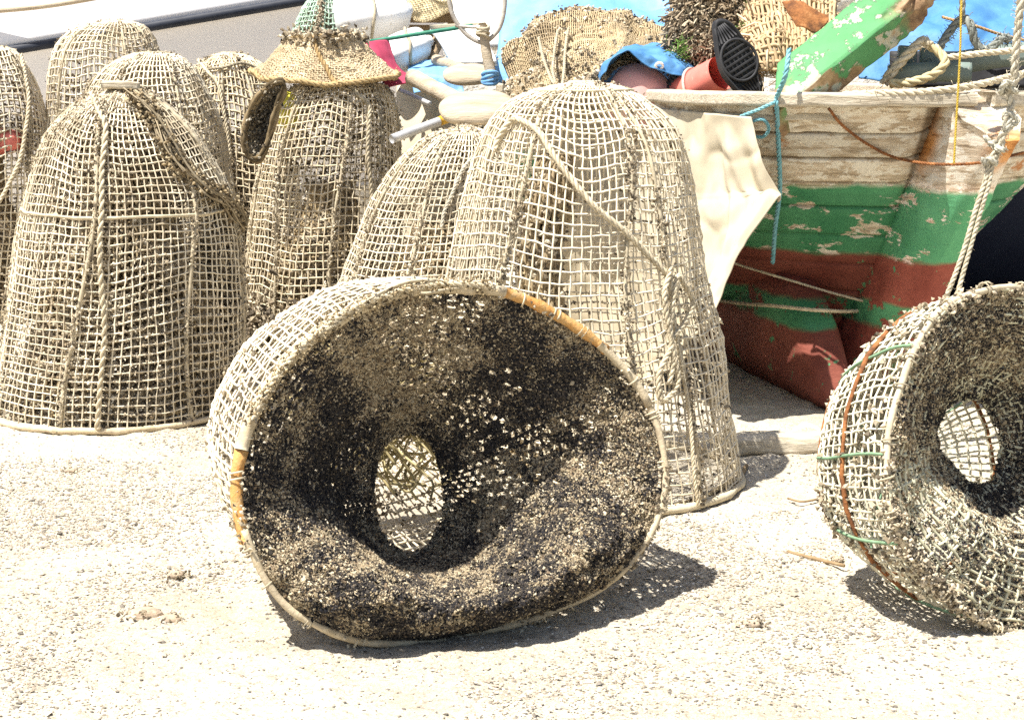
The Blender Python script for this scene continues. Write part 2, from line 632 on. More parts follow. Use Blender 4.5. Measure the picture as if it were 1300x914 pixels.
def build_gravel():
    g = np.random.default_rng(5)
    mb = MB()
    n = 210000
    px = g.uniform(-30, 1330, n)
    py = 914 - 374 * g.uniform(0, 1, n) ** 0.8
    d = np.stack([(px - 650) / FPX, CP + (457 - py) / FPX * SP, -SP + (457 - py) / FPX * CP], 1)
    t = -CAM_H / d[:, 2]
    x, y = d[:, 0] * t, d[:, 1] * t
    dens = fbm(np.stack([x, y, 0 * x], 1), 2.2, 41, 3)
    band = 1.3 * np.exp(-((py - 620) / 65) ** 2) * (px < 340) * sstep(.40, .60, fbm(np.stack([x, y, 0 * x], 1), 1.6, 91, 3)) + .9 * np.exp(-((px - 900) / 170) ** 2 - ((py - 680) / 80) ** 2) * sstep(.38, .60, fbm(np.stack([x, y, 0 * x], 1), 2.4, 92, 3))
    keep = g.uniform(0, 1, n) < np.clip((dens - .44) * 2.6, 0.06, .8) + band * 1.1
    keep &= (y < 7.6)
    x, y = x[keep], y[keep]
    n = len(x)
    s = g.uniform(.0015, .0052, n) * np.where(g.uniform(size=n) < .03, 1.9, 1)
    z = ground_z(x, y) + s * .25
    pal = np.array([(.74, .72, .66), (.62, .56, .45), (.36, .31, .25), (.20, .18, .155), (.55, .50, .44), (.80, .79, .76), (.45, .38, .29)])
    c = pal[g.choice(7, n, p=[.10, .17, .23, .22, .12, .03, .13])] * g.uniform(.8, 1.15, (n, 1))
    clumps(mb, np.stack([x, y, z], 1), s, c, 6, flat=.5, stretch=1.3)
    o = mb.build('gravel', M['crust'], smooth=False)
    tag(o, 'crushed shell and small stones scattered over the sand', kind='stuff')


build_gravel()


# ---------------------------------------------------------------- the wooden boat
def zone_material():
    m, nt, b = newmat('weathered boat paint')
    tc = N_(nt, 'ShaderNodeTexCoord')
    sep = N_(nt, 'ShaderNodeSeparateXYZ')
    nt.links.new(tc.outputs['Object'], sep.inputs[0])
    wob = noise_node(nt, 5, 5, .6, stretch=(1, 1, 2))
    ma = N_(nt, 'ShaderNodeMath', operation='MULTIPLY_ADD')
    nt.links.new(wob.outputs[0], ma.inputs[0])
    ma.inputs[1].default_value = .07
    nt.links.new(sep.outputs[2], ma.inputs[2])
    zz = N_(nt, 'ShaderNodeMapRange')
    zz.inputs['From Min'].default_value = 0.035
    zz.inputs['From Max'].default_value = 1.435
    nt.links.new(ma.outputs[0], zz.inputs[0])
    # bare weathered wood of the upper planks
    grain = noise_node(nt, 5, 9, .7, stretch=(1.0, 1.0, 12))
    wood = ramp(nt, grain.outputs[0], [(.30, (.15, .10, .065)), (.42, (.38, .30, .205)), (.52, (.56, .47, .355)), (.66, (.68, .62, .51))]).outputs[0]
    flake = noise_node(nt, 9, 9, .7, stretch=(1, 1, 2.6))
    ff = ramp(nt, flake.outputs[0], [(.50, 0), (.535, .95)]).outputs[0]
    wood = mixc(nt, wood, (.70, .65, .55), ff)
    rs = noise_node(nt, 6.5, 4, .55, stretch=(1, 1, 1.3))
    rf = ramp(nt, rs.outputs[0], [(.655, 0), (.72, .9)]).outputs[0]
    wood = mixc(nt, wood, (.42, .17, .05), rf)
    # paint
    gn = noise_node(nt, 3, 6, .6)
    green = ramp(nt, gn.outputs[0], [(.3, (.04, .19, .085)), (.7, (.10, .31, .15))]).outputs[0]
    rn = noise_node(nt, 4, 6, .6)
    red = ramp(nt, rn.outputs[0], [(.3, (.15, .038, .026)), (.7, (.28, .088, .06))]).outputs[0]
    pk = noise_node(nt, 4.5, 9, .68, stretch=(1, 1, 2.5))
    pf = ramp(nt, pk.outputs[0], [(.555, 0), (.575, 1)]).outputs[0]
    green_w = mixc(nt, green, wood, pf)
    pk2 = noise_node(nt, 6, 8, .65)
    pf2 = ramp(nt, pk2.outputs[0], [(.61, 0), (.64, 1)]).outputs[0]
    red_g = mixc(nt, red, green, pf2)
    pf3 = ramp(nt, pk2.outputs[0], [(.40, 1), (.43, 0)]).outputs[0]
    green_r = mixc(nt, green, red, pf3)

    def step(z, soft=.008):
        s = z / 1.4
        return ramp(nt, zz.outputs[0], [(s - soft, 0), (s + soft, 1)]).outputs[0]
    c = mixc(nt, red_g, green_r, step(.33))
    c = mixc(nt, c, red_g, step(.44))
    c = mixc(nt, c, green_w, step(.655))
    c = mixc(nt, c, wood, step(.975))
    at = N_(nt, 'ShaderNodeAttribute', attribute_name='col')
    c = mixc(nt, c, at.outputs[0], 1.0, 'MULTIPLY')
    nt.links.new(c, b.inputs['Base Color'])
    b.inputs['Roughness'].default_value = .75
    b.inputs['Specular IOR Level'].default_value = .25
    bn = noise_node(nt, 14, 9, .7, stretch=(1, 1, 4))
    bp = N_(nt, 'ShaderNodeBump')
    bp.inputs['Strength'].default_value = .6
    bp.inputs['Distance'].default_value = .012
    nt.links.new(bn.outputs[0], bp.inputs['Height'])
    nt.links.new(bp.outputs[0], b.inputs['Normal'])
    return m


M['boat'] = zone_material()


def peeling(name, paint1, paint2, under1, under2, thr=.56, stretch=(1, 1, 1), scale=7):
    m, nt, b = newmat(name)
    n = noise_node(nt, 3, 6, .6)
    c = ramp(nt, n.outputs[0], [(.3, paint1), (.7, paint2)]).outputs[0]
    n2 = noise_node(nt, 9, 7, .7, stretch=(3, 3, 3))
    u = ramp(nt, n2.outputs[0], [(.35, under1), (.65, under2)]).outputs[0]
    n3 = noise_node(nt, scale, 9, .72, stretch=stretch)
    f = ramp(nt, n3.outputs[0], [(thr, 0), (thr + .02, 1)]).outputs[0]
    c = mixc(nt, c, u, f)
    edge = ramp(nt, n3.outputs[0], [(thr - .02, 0), (thr - .004, .75), (thr + .012, 0)]).outputs[0]
    c = mixc(nt, c, (.05, .05, .035), edge)
    at = N_(nt, 'ShaderNodeAttribute', attribute_name='col')
    w = noise_node(nt, 10, 7, .65, stretch=(1, 1, 1))
    wood = ramp(nt, w.outputs[0], [(.35, (.16, .09, .045)), (.55, (.34, .22, .12)), (.7, (.50, .38, .25))]).outputs[0]
    sp = N_(nt, 'ShaderNodeSeparateColor')
    nt.links.new(at.outputs[0], sp.inputs[0])
    c = mixc(nt, wood, c, sp.outputs[0])
    nt.links.new(c, b.inputs['Base Color'])
    b.inputs['Roughness'].default_value = .7
    b.inputs['Specular IOR Level'].default_value = .3
    bp = N_(nt, 'ShaderNodeBump')
    bp.inputs['Strength'].default_value = .6
    bp.inputs['Distance'].default_value = .008
    bp.invert = True
    nt.links.new(n3.outputs[0], bp.inputs['Height'])
    nt.links.new(bp.outputs[0], b.inputs['Normal'])
    return m


M['green_peel'] = peeling('peeling green paint', (.06, .23, .08), (.12, .34, .14), (.40, .48, .43), (.46, .40, .27), .535)

AX = unit(np.array([-.29, .957, 0]))
PL = np.array([-AX[1], AX[0], 0])         # towards the photo's left side of the hull
PL = PL if PL[0] < 0 else -PL
T0 = P(1243, 130, 6.62)
T0 = np.array([T0[0], T0[1], 0.0])
ZTOP = 1.335


def stem_s(z):
    return .66 * np.clip((ZTOP + .03 - z) / .95, 0, 1.4) ** 1.05 + .10 * np.clip((.45 - z) / .4, 0, 1) ** 1.6


def hull_half(u, v):
    Bv = .97 * np.maximum(v, 1e-4) ** .37
    Lv = 2.2 - .8 * v
    f = 1 - (1 - np.clip(u / Lv, 0, 1)) ** (2 + 5 * np.maximum(v, 1e-4) ** .7)
    return Bv * f


BOAT_L = 3.5
HULLV = []


def hull_pt(u, v, side):
    z = .06 + (ZTOP - .06) * v
    s = stem_s(z) + u
    return T0 + AX * s[..., None] + side * PL * (hull_half(u, v) + .045)[..., None] + np.array([0, 0, 1.]) * z[..., None]


def build_boat():
    t = thing('wooden_boat', T0 + AX * 1.2, 'old wooden boat with peeling green and red paint under bare grey planks', 'boat')
    cuts = np.array([0, .10, .21, .32, .43, .54, .645, .735, .82, .905, 1.0])
    for side, nm in ((1, 'hull_side'), (-1, 'hull_side')):
        vs, dep, tint = [], [], []
        gr = np.random.default_rng(2)
        for a, b_ in zip(cuts[:-1], cuts[1:]):
            e = .0035 / (ZTOP)
            k = np.concatenate([[a, a + e, a + 2 * e], np.linspace(a + 3 * e, b_ - 3 * e, 7), [b_ - 2 * e, b_ - e]])
            vs += list(k)
            w = .85 if a > .6 else .4
            dep += [-.012 * w, -.010 * w, 0] + [.002] * 7 + [.0, -.010 * w]
        vs += [1.0]
        dep += [0]
        vs, dep = np.array(vs), np.array(dep)
        us = np.concatenate([np.linspace(0, 1, 130) ** 1.5 * 1.5, np.linspace(1.5, BOAT_L, 45)[1:]])
        V, U = np.meshgrid(vs, us, indexing='ij')
        wob = (vnoise(np.stack([U * .8, V * 0, V * 0 + side], -1), 1.5, 4) - .5) * .012
        g = hull_pt(U, np.clip(V + wob * (V > 0) * (V < 1), 0, 1), side)
        N = gnormals(g, False)
        if np.mean((N * PL * side).sum(-1)) < 0:
            N = -N
        plank = np.searchsorted(cuts, V, side='right')
        off = (vnoise(np.stack([U * .7, plank * 3.3, V * 0], -1), 2, 9) - .5) * .014 * (V > .55)
        chip = np.clip(fbm(np.stack([U * 2.2, plank * 1.7, V * 0 + 3], -1), 5, 12, 3) - .60, 0, 1) * .10 * (V > .7)
        g = g + N * (dep[:, None] * (1 + 1.4 * vnoise(np.stack([U, V * 30, V * 0], -1), 7, 3)) + off - chip)[..., None]
        g = g + N * ((fbm(g, 22, 5, 3) - .5) * .006)[..., None]
        # grey to cream difference between planks is the wood itself
        tint = .80 + .4 * vnoise(np.stack([U * 0 + 2, plank * 5.1, V * 0], -1), 1, 6)
        tint = np.where(V > .7, tint, 1.0)
        col = np.stack([tint, tint, tint * .98], -1)
        gap = sstep(.05, .012, U) * (V > .05)
        g = g - N * (gap * .05)[..., None]
        seam = ((dep[:, None] < -.004) & (V > .1)) | (gap > .3)
        col = np.where(seam[..., None], col * np.array([.42, .38, .34]), col)
        mb = MB()
        q = gridquads(*U.shape)
        mb.add(g, q if side < 0 else q[:, ::-1], col=col.reshape(-1, 3))
        hs = mb.build(nm, M['boat'], t)
        HULLV.append((np.concatenate(mb.v), q if side < 0 else q[:, ::-1]))
    # gunwale rails, along both sheers
    for side in (1, -1):
        us = np.linspace(.04, 1, 110) ** 2 * BOAT_L
        g = hull_pt(us, np.ones_like(us), side)
        g = g - side * PL * .045 + np.array([0, 0, .016])
        mb = MB()
        sweep(mb, g, rrect(.155, .058, .3, 7), noise=.007, seed=3, nscale=9)
        mb.build('gunwale', M['wood_pale'], t)
        mb = MB()
        us = np.linspace(.15, 1, 80) ** 1.7 * BOAT_L
        g = hull_pt(us, np.full_like(us, .955), side) + side * PL * .012
        sweep(mb, g, rrect(.02, .028, .3, 4), noise=.004, seed=8, nscale=9)
        mb.build('rubbing_strake', M['wood_pale'], t)
    # stem post: a broad timber standing proud, painted like the planks
    mb = MB()
    zs = np.linspace(1.30, .12, 40)
    p = T0 + AX * (stem_s(zs) - .035)[:, None] + np.array([0, 0, 1.]) * zs[:, None]
    p = np.concatenate([[p[0] - AX * .02 + np.array([0, 0, .03])], p])
    sec = np.array([(-.050, -.24), (-.135, -.10), (-.13, .10), (0, .12), (.13, .10), (.135, -.10), (.050, -.24), (0, -.25)])
    T = np.gradient(p, axis=0)
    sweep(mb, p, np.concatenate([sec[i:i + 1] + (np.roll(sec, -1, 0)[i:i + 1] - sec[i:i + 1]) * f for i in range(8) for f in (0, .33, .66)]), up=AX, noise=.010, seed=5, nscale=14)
    mb.c = [c * np.where(v[:, 2:3] < .99, [[1.65, 1.55, 1.6]], [[1.15, 1.15, 1.15]]) for c, v in zip(mb.c, mb.v)]  # lighter tint: bleached paint, plus the post's sunlit look put into its colour
    vv, c0_ = mb.v[0], mb.c[0]
    k = sstep(.50, .60, fbm(vv * np.array([1, 1, .6]), 7, 77, 3)) * sstep(.90, 1.15, vv[:, 2])
    mb.c[0] = c0_ * (1 - k[:, None]) + np.array([.95, .48, .18]) * k[:, None]
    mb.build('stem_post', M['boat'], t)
    # keel
    mb = MB()
    p = np.stack([T0 + AX * s for s in np.linspace(.72, BOAT_L, 30)]) + np.array([0, 0, .03])
    sweep(mb, p, rrect(.11, .18, .2, 5), noise=.006, seed=6)
    mb.build('keel', M['boat'], t)
    # deadwood below the turn of the hull
    mb = MB()
    c0 = G(1041, 527)
    back = unit(np.array([-.20, .97, 0]))
    sd = np.array([back[1], -back[0], 0])
    ks, hs_, ws = (0, .10, .28, .50, .80, 1.7), (.05, .22, .40, .52, .58, .60), (.08, .17, .22, .26, .28, .30)
    kk = np.linspace(0, 1.7, 44)
    hh, ww = np.interp(kk, ks, hs_), np.interp(kk, ks, ws)
    base = c0 + sd * .11 + back * .06
    sec = rrect(1, 1, .45, 9) + np.array([0, .5])
    g = base + back * kk[:, None, None] + sd * (sec[None, :, 0:1] * ww[:, None, None]) + np.array([0, 0, 1.]) * (sec[None, :, 1:2] * hh[:, None, None])
    g = g + (np.stack([fbm(g, 7, a, 3) for a in (1, 2, 3)], -1) - .5) * .02
    mb.add(g, gridquads(len(kk), len(sec), True))
    mb.add(np.stack([g[0], np.broadcast_to(g[0].mean(0), g[0].shape)]), gridquads(2, len(sec), True))
    HULLV.append((g.reshape(-1, 3), gridquads(len(kk), len(sec), True)))
    mb.build('deadwood', M['boat'], t)
    # inside deck
    mb = MB()
    us = np.linspace(.15, BOAT_L, 40)
    L_, R_ = hull_pt(us, np.full_like(us, .93), 1), hull_pt(us, np.full_like(us, .93), -1)
    g = np.stack([L_ + (R_ - L_) * k for k in np.linspace(.06, .94, 9)], 0)
    slab(mb, g, gnormals(g, False), .03)
    mb.build('deck', M['crate'], t)
    return t


build_boat()
from mathutils.bvhtree import BVHTree
_trees = [BVHTree.FromPolygons(v.tolist(), q.tolist()) for v, q in HULLV]


def hit(px, py, off=.02, fallback=6.6):
    """the point of the hull's side seen at a pixel, moved out towards the air by off"""
    d = unit(ray(px, py))
    best = None
    for t in _trees:
        r = t.ray_cast((0, 0, CAM_H), d.tolist())
        if r[0] is not None and (best is None or r[3] < best):
            best = r[3]
    if best is None:
        return P(px, py, fallback)
    p = np.array([0, 0, CAM_H]) + d * (best - off)
    return p


def hitY(px, py, off=.02, fallback=6.6):
    return (px, py, hit(px, py, off, fallback)[1])


print('HULL Y', [(x, round(hit(x, 200)[1], 2)) for x in range(760, 1320, 40)])


# ---------------------------------------------------------------- white boat far left, navy hull, stone wall
def build_white_boat():
    Y0 = 11.2
    a, b_ = P(-150, 93, Y0), P(560, -27, Y0 + .5)
    t = thing('motorboat', [(a[0] + b_[0]) / 2, Y0 + 1, 0], 'white motorboat hull with a dark rubbing strip along its side', 'boat')
    k = 40
    s = np.linspace(0, 1, k)
    line = a + (b_ - a) * s[:, None]
    line = np.concatenate([line[:1] + [-2.0, 0, -.25], line])
    k += 1
    # hull side below the strip flares inward and down
    prof = [(0, 0), (.05, -.10), (.14, -.35), (.30, -.75), (.55, -1.1), (.95, -1.42)]
    g = np.stack([np.stack([line[:, 0], line[:, 1] + dy, np.maximum(line[:, 2] + dz, .12)], 1) for dy, dz in prof])
    mb = MB()
    g2 = catgrid(g, 24, 60)
    slab(mb, g2, gnormals(g2, False), .02)
    mb.build('hull', M['white_paint'], t)
    # bulwark above the strip
    prof = [(0, .03), (.03, .30), (.06, .60), (.08, .80), (.3, .83), (1.6, .85)]
    g = np.stack([np.stack([line[:, 0], line[:, 1] + dy, line[:, 2] + dz], 1) for dy, dz in prof])
    g2 = catgrid(g, 30, 60)
    mb = MB()
    slab(mb, g2, gnormals(g2, False), .02)
    mb.build('bulwark', M['white_paint'], t)
    mb = MB()
    sweep(mb, line + [0, -.015, .005], circ(.028, 10, .034))
    mb.build('rubbing_strip', M['dark_strip'], t)
    mb = MB()
    r1 = np.stack([P(-60, 18, Y0 + .05), P(50, 9, Y0 + .06), P(150, -8, Y0 + .10), P(300, -40, Y0 + .2)])
    sweep(mb, spline(r1, 30), circ(.02, 8, .018))
    mb.build('toe_rail', M['cork'], t)
    # keel block it rests on
    mb = MB()
    sweep(mb, np.array([line[5] + [0, .95, -9], line[-5] + [0, .95, -9]]) * [1, 1, 0] + [0, 0, .07], rrect(.3, .16))
    mb.build('keel', M['white_paint'], t)


build_white_boat()


def build_navy():
    A = P(1190, 222, 8.6)
    t = thing('dark_boat', [A[0] + 1, 9.4, 0], 'dark navy hull lying in shade behind the old wooden boat', 'boat')
    xs = np.linspace(-.5, 3.2, 30)
    rows = []
    for dz, dy in ((1.12, 0), (.9, .10), (.6, .30), (.3, .62), (.1, 1.0)):
        rows.append(np.stack([A[0] + xs, 8.6 + dy + .03 * xs ** 2, np.full_like(xs, dz)], 1))
    g = catgrid(np.array(rows), 26, 40)
    mb = MB()
    slab(mb, g, gnormals(g, False), .025)
    mb.build('hull', M['navy'], t)
    mb = MB()
    sweep(mb, rows[0] + [0, .03, .02], rrect(.10, .05))
    mb.build('gunwale', M['navy'], t)
    mb = MB()
    sweep(mb, rows[-1] * [1, 1, 0] + [0, .05, .05], rrect(.10, .12))
    mb.build('keel', M['navy'], t)
    g = catgrid(np.array([rows[0] + [0, .05, .012], rows[0] + [0, .9, .08], rows[0] + [0, 1.8, .012]]), 8, 30)
    mb = MB()
    slab(mb, g, gnormals(g, False), .02)
    mb.build('deck', M['navy'], t)


build_navy()


def build_wall():
    xs = np.linspace(-9, 9, 220)
    zs = np.linspace(-.05, 3.4, 60)
    X, Z = np.meshgrid(xs, zs)
    g = np.stack([X, 14.5 + 0 * X, Z], -1)
    g[..., 1] += (fbm(g, 3.2, 3, 4) - .5) * .35
    mb = MB()
    slab(mb, g, np.broadcast_to([0, -1., 0], g.shape), .5)
    o = mb.build('stone_wall', M['stone'])
    tag(o, 'pale rubble wall far behind the boats and netting', 'wall')


build_wall()
# ---------------------------------------------------------------- net traps
TAN = np.array([1.0, .97, .90])


def col_net(seed, dark=.45, base=TAN, patch=3.2):
    """patches of threads stained brown and grey"""
    def f(g):
        n = fbm(g, patch, seed, 3)[..., None]
        k = sstep(.50, .62, n) * dark
        fine = .86 + .28 * vnoise(g, 40, seed + 3)[..., None]
        return base * fine * (1 - k) + np.array([.42, .36, .28]) * k * fine
    return f


PALC = np.array([(.24, .195, .14), (.38, .32, .23), (.52, .45, .34), (.64, .57, .44), (.12, .10, .075), (.72, .66, .54)])


def growth_cols(n, seed, dark=.5):
    g = np.random.default_rng(seed)
    p = np.array([.18 * dark * 2, .25, .25, .14, .22 * dark * 2, .06])
    return PALC[g.choice(6, n, p=p / p.sum())] * g.uniform(.8, 1.2, (n, 1))


def rows_grid(spec, base_px, nmer, cell, seed, Y=None, squash=1.0, rough=1.0, lump=.05, close_top=True, r_ribs=4):
    """silhouette spec [(left px, right px, y px) ...] bottom to top -> grid of net nodes round a real solid of revolution"""
    b = G(*base_px) if Y is None else P(base_px[0], base_px[1], Y)
    Y = b[1]
    s = np.array(spec, float)
    cz = np.array([P((l + r) / 2, y, Y) for l, r, y in s])
    rad = np.array([np.linalg.norm(P(r, y, Y) - P(l, y, Y)) / 2 for l, r, y in s])
    if close_top:
        top = cz[-1] + np.array([0, 0, .012])
        cz = np.concatenate([cz, [top]])
        rad = np.concatenate([rad, [rad[-1] * .45]])
    path = np.concatenate([cz, rad[:, None]], 1)
    L = np.concatenate([[0], np.cumsum(np.hypot(np.linalg.norm(np.diff(cz, axis=0), axis=1), np.diff(rad)))])
    fine = spline(path, 400)
    Lf = np.concatenate([[0], np.cumsum(np.hypot(np.linalg.norm(np.diff(fine[:, :3], axis=0), axis=1), np.diff(fine[:, 3])))])
    m = int(Lf[-1] / cell) + 1
    ss = np.linspace(0, Lf[-1], m)
    th = np.arange(nmer) / nmer * 2 * math.pi
    dirs = np.stack([np.cos(th), np.sin(th) * squash, 0 * th], 1)
    # sag of the rows and lean of the columns
    TH = np.stack([np.cos(th), np.sin(th)], 1)
    SS, _ = np.meshgrid(ss, th, indexing='ij')
    q = np.stack([np.broadcast_to(TH[:, 0], SS.shape), np.broadcast_to(TH[:, 1], SS.shape), SS * 1.2], -1)
    sag = (fbm(q, 1.4, seed, 2) - .5) * cell * 3.2 * rough
    w = np.minimum(ss / (cell * 3), 1) * np.minimum((ss[-1] - ss) / (cell * 4), 1)
    S2 = np.clip(SS + sag * w[:, None], 0, Lf[-1])
    c = np.stack([np.interp(S2, Lf, fine[:, i]) for i in range(3)], -1)
    r = np.interp(S2, Lf, fine[:, 3])
    d = 1 + (fbm(q, 1.5, seed + 9, 3) - .5) * lump * 2.4 - .018 * np.cos(th * r_ribs * 2)[None] ** 2
    tw = (fbm(q, 1.3, seed + 21, 2) - .5) * .12 * rough
    ca, sa = np.cos(tw), np.sin(tw)
    dx = dirs[None, :, 0] * ca - dirs[None, :, 1] * sa
    dy = dirs[None, :, 0] * sa + dirs[None, :, 1] * ca
    g = c + np.stack([dx * r * d, dy * r * d, 0 * r], -1)
    jit = np.random.default_rng(seed).normal(size=g.shape) * cell * .045
    g = g + jit * w[:, None, None]
    g[..., 2] = np.maximum(g[..., 2], .012)
    return b, g, fine, Lf


def on_grid(g, ang, frac, off=0.0):
    """point on a trap's net: ang degrees (270 faces the camera), frac 0 base .. 1 top"""
    m, n, _ = g.shape
    j = (ang % 360) / 360 * n
    i = np.clip(frac, 0, 1) * (m - 1)
    j0, i0 = int(j) % n, min(int(i), m - 2)
    fj, fi = j - int(j), i - i0
    p = (g[i0, j0] * (1 - fj) + g[i0, (j0 + 1) % n] * fj) * (1 - fi) + (g[i0 + 1, j0] * (1 - fj) + g[i0 + 1, (j0 + 1) % n] * fj) * fi
    c = g[i0].mean(0)
    return p + unit((p - c) * [1, 1, 0.2]) * off


def px_on_grid(g, px, py, off=.01):
    """nearest camera-side node of the net to a photo pixel, moved off the net"""
    cam = np.array([0, 0, CAM_H])
    d = g - cam
    fw, upv = np.array([0, CP, -SP]), np.array([0, SP, CP])
    z = d @ fw
    x = 650 + FPX * d[..., 0] / z
    y = 457 - FPX * (d @ upv) / z
    N = gnormals(g, True)
    cc = g.mean((0, 1))
    N = np.where(((g - cc) * N).sum(-1, keepdims=True) < 0, -N, N)
    facing = (N * -unit(d)).sum(-1)
    e = (x - px) ** 2 + (y - py) ** 2 + np.where(facing < .05, 1e5, 0)
    i = np.argmin(e)
    return g.reshape(-1, 3)[i] + N.reshape(-1, 3)[i] * off


def standing_trap(label, spec, base_px, nmer, cell=.034, seed=1, tr=.0040, Y=None, growth=3000, inner=True, inner_h=.62, ribs=(265, 330, 200, 20, 110), hoops=(),
                  base_hoop='hemp', group='upright net fishing traps', dark=.45, lump=.05, rough=1.0, fill=.5, base=TAN, gsize=(.004, .0095), gdeep=.022, gdark=.5, patch=3.2, rib_r=.009):
    b, g, fine, Lf = rows_grid(spec, base_px, nmer, cell, seed, Y, lump=lump, rough=rough)
    t = thing('fishing_trap', (b[0], b[1], fine[0, 2]), label, 'fishing trap', group)
    mb = MB()
    net(mb, g, tr, True, seed, 4, col_net(seed, dark, base, patch))
    mb.build('netting', M['twine'], t)
    m = g.shape[0]
    rg = np.random.default_rng(seed + 100)
    # dried weed and shell caught on the threads
    growth = int(growth * 2.2) if growth < 30000 else growth
    if growth:
        mask = fbm(g, 3.0, seed + 31, 3)
        w = np.clip((mask - .46) * 7, 0.03, 1).ravel()
        idx = rg.choice(g.shape[0] * g.shape[1], growth, p=w / w.sum())
        nb = np.roll(g, -1, 1).reshape(-1, 3)[idx]
        p0 = g.reshape(-1, 3)[idx]
        pts = p0 + (nb - p0) * rg.uniform(0, 1, (growth, 1)) + rg.normal(size=(growth, 3)) * .004
        cen = g.mean(1)[idx // g.shape[1]]
        pts = pts - unit((pts - cen) * [1, 1, 0]) * rg.uniform(-.002, gdeep, (growth, 1))
        mb = MB()
        clumps(mb, pts, rg.uniform(gsize[0], gsize[1], growth) * .8, growth_cols(growth, seed, gdark), seed, stretch=1.5)
        o = mb.build('dried_growth', M['crust'], t, smooth=False)
        o['kind'] = 'stuff'
    # inner funnel, a coarser net clogged with growth
    if inner:
        nr = 26
        H = inner_h
        k = np.linspace(0, 1, nr)
        zz = fine[0, 2] + .03 + k * (fine[-1, 2] - fine[0, 2]) * H
        cx = np.interp(zz, fine[:, 2], fine[:, 0])
        cy = np.interp(zz, fine[:, 2], fine[:, 1])
        rb = np.interp(zz, fine[:, 2], fine[:, 3])
        rr = rb * .93 * (1 - k) + fine[0, 3] * .22 * k
        rr = np.minimum(rr, rb * .9)
        if not isinstance(inner, bool):
            rr = rr * inner[1]
            cx = cx + inner[0] * rb
        na = 64
        th = np.arange(na) / na * 2 * math.pi
        gi = np.stack([cx[:, None] + rr[:, None] * np.cos(th), cy[:, None] + rr[:, None] * np.sin(th), np.broadcast_to(zz[:, None], (nr, na))], -1)
        gi = gi + (fbm(gi, 4, seed + 5, 3) - .5)[..., None] * unit((gi - gi.mean(1, keepdims=True)) * [1, 1, 0]) * .14
        gi += rg.normal(size=gi.shape) * .004
        mb = MB()
        net(mb, gi, .0062, True, seed + 2, 4, col_net(seed + 4, .8, np.array([.48, .41, .30])))
        mb.build('inner_funnel', M['twine'], t)
        nf = int(9000 * fill)
        ii = rg.integers(0, nr - 1, nf)
        jj = rg.integers(0, na, nf)
        fm = fbm(gi, 5, seed + 77, 3)[ii, jj]
        a, c_, d_ = rg.uniform(0, 1, (nf, 1)), gi[ii, jj], gi[ii, (jj + 1) % na]
        pts = c_ + (d_ - c_) * a + (gi[ii + 1, jj] - c_) * rg.uniform(0, 1, (nf, 1)) + rg.normal(size=(nf, 3)) * .005
        sel = rg.uniform(size=nf) < sstep(.36, .56, fm) + .12
        pts = pts[sel]
        mb = MB()
        clumps(mb, pts, rg.uniform(.007, .017, len(pts)), growth_cols(len(pts), seed + 6, .6), seed + 6)
        o = mb.build('funnel_growth', M['crust'], t, smooth=False)
        o['kind'] = 'stuff'
    if fill > .3:
        nf = int(7000 * fill)
        half = np.arange(g.shape[1] // 12, g.shape[1] * 5 // 12)
        ii = rg.integers(0, m - 1, nf)
        jj = rg.choice(half, nf)
        keep = rg.uniform(size=nf) < sstep(.38, .58, fbm(g, 4, seed + 51, 3)[ii, jj]) + .10
        ii, jj = ii[keep], jj[keep]
        p = g[ii, jj] + (g[ii, jj + 1] - g[ii, jj]) * rg.uniform(0, 1, (len(ii), 1)) + (g[ii + 1, jj] - g[ii, jj]) * rg.uniform(0, 1, (len(ii), 1))
        p = p + rg.normal(size=p.shape) * .006
        mb = MB()
        clumps(mb, p, rg.uniform(.005, .013, len(p)), growth_cols(len(p), seed + 8, .6), seed + 8)
        mb.build('back_growth', M['crust'], t, smooth=False)['kind'] = 'stuff'
    for n_, a in enumerate(ribs):
        pts = np.array([on_grid(g, a + 5 * math.sin(f * 5 + a), f, .006) for f in np.linspace(0.0, .97, 16)])
        mb = MB()
        tube(mb, pts, rib_r * .75, 6, n=90, wob=.45, col=TAN * rg.uniform(.75, 1.0), seed=seed + n_)
        rope(mb, pts + rg.normal(size=pts.shape) * .004, rib_r * .5, col=TAN * rg.uniform(.6, 1.0), seed=seed + n_, strands=2, fuzz=300)
        mb.build('rib_rope', M['hemp'], t)
        sp = spline(pts, 60)
        nn = 600
        ww = sstep(.35, .65, fbm(sp, 5, seed + n_ * 7, 2)) + .1
        q = sp[rg.choice(60, nn, p=ww / ww.sum())] + rg.normal(size=(nn, 3)) * .010
        mbr = mb_r if n_ else MB()
        mb_r = mbr
        clumps(mbr, q, rg.uniform(.0028, .007, nn), growth_cols(nn, seed + n_, .55), seed + n_, stretch=1.3)
    if ribs:
        mb_r.build('rib_growth', M['crust'], t, smooth=False)['kind'] = 'stuff'
    for _ in ():
        pass
    for f, rr in hoops:
        pts = np.array([on_grid(g, a, f, .008) for a in np.linspace(0, 360, 60, endpoint=False)])
        pts[:, 2] = pts[:, 2].mean() * .6 + pts[:, 2] * .4
        mb = MB()
        tube(mb, pts, rr, 6, True, col=TAN * .95, wob=.15)
        mb.build('hoop', M['hemp'], t)
    pts = g[0] + unit((g[0] - g[0].mean(0)) * [1, 1, 0]) * .006
    pts[:, 2] = np.maximum(fine[0, 2] + .018, pts[:, 2])
    mb = MB()
    tube(mb, pts[::2], .014, 7, True, col=TAN, wob=.25)
    mb.build('base_hoop', M[base_hoop], t)
    # gathered collar of twine closing the top
    top = g[-1]
    mb = MB()
    rope(mb, np.concatenate([top[::3]]), .009, closed=True, col=TAN * .9, seed=seed, fuzz=60)
    mb.build('top_collar', M['hemp'], t)
    return t, g


T = {}
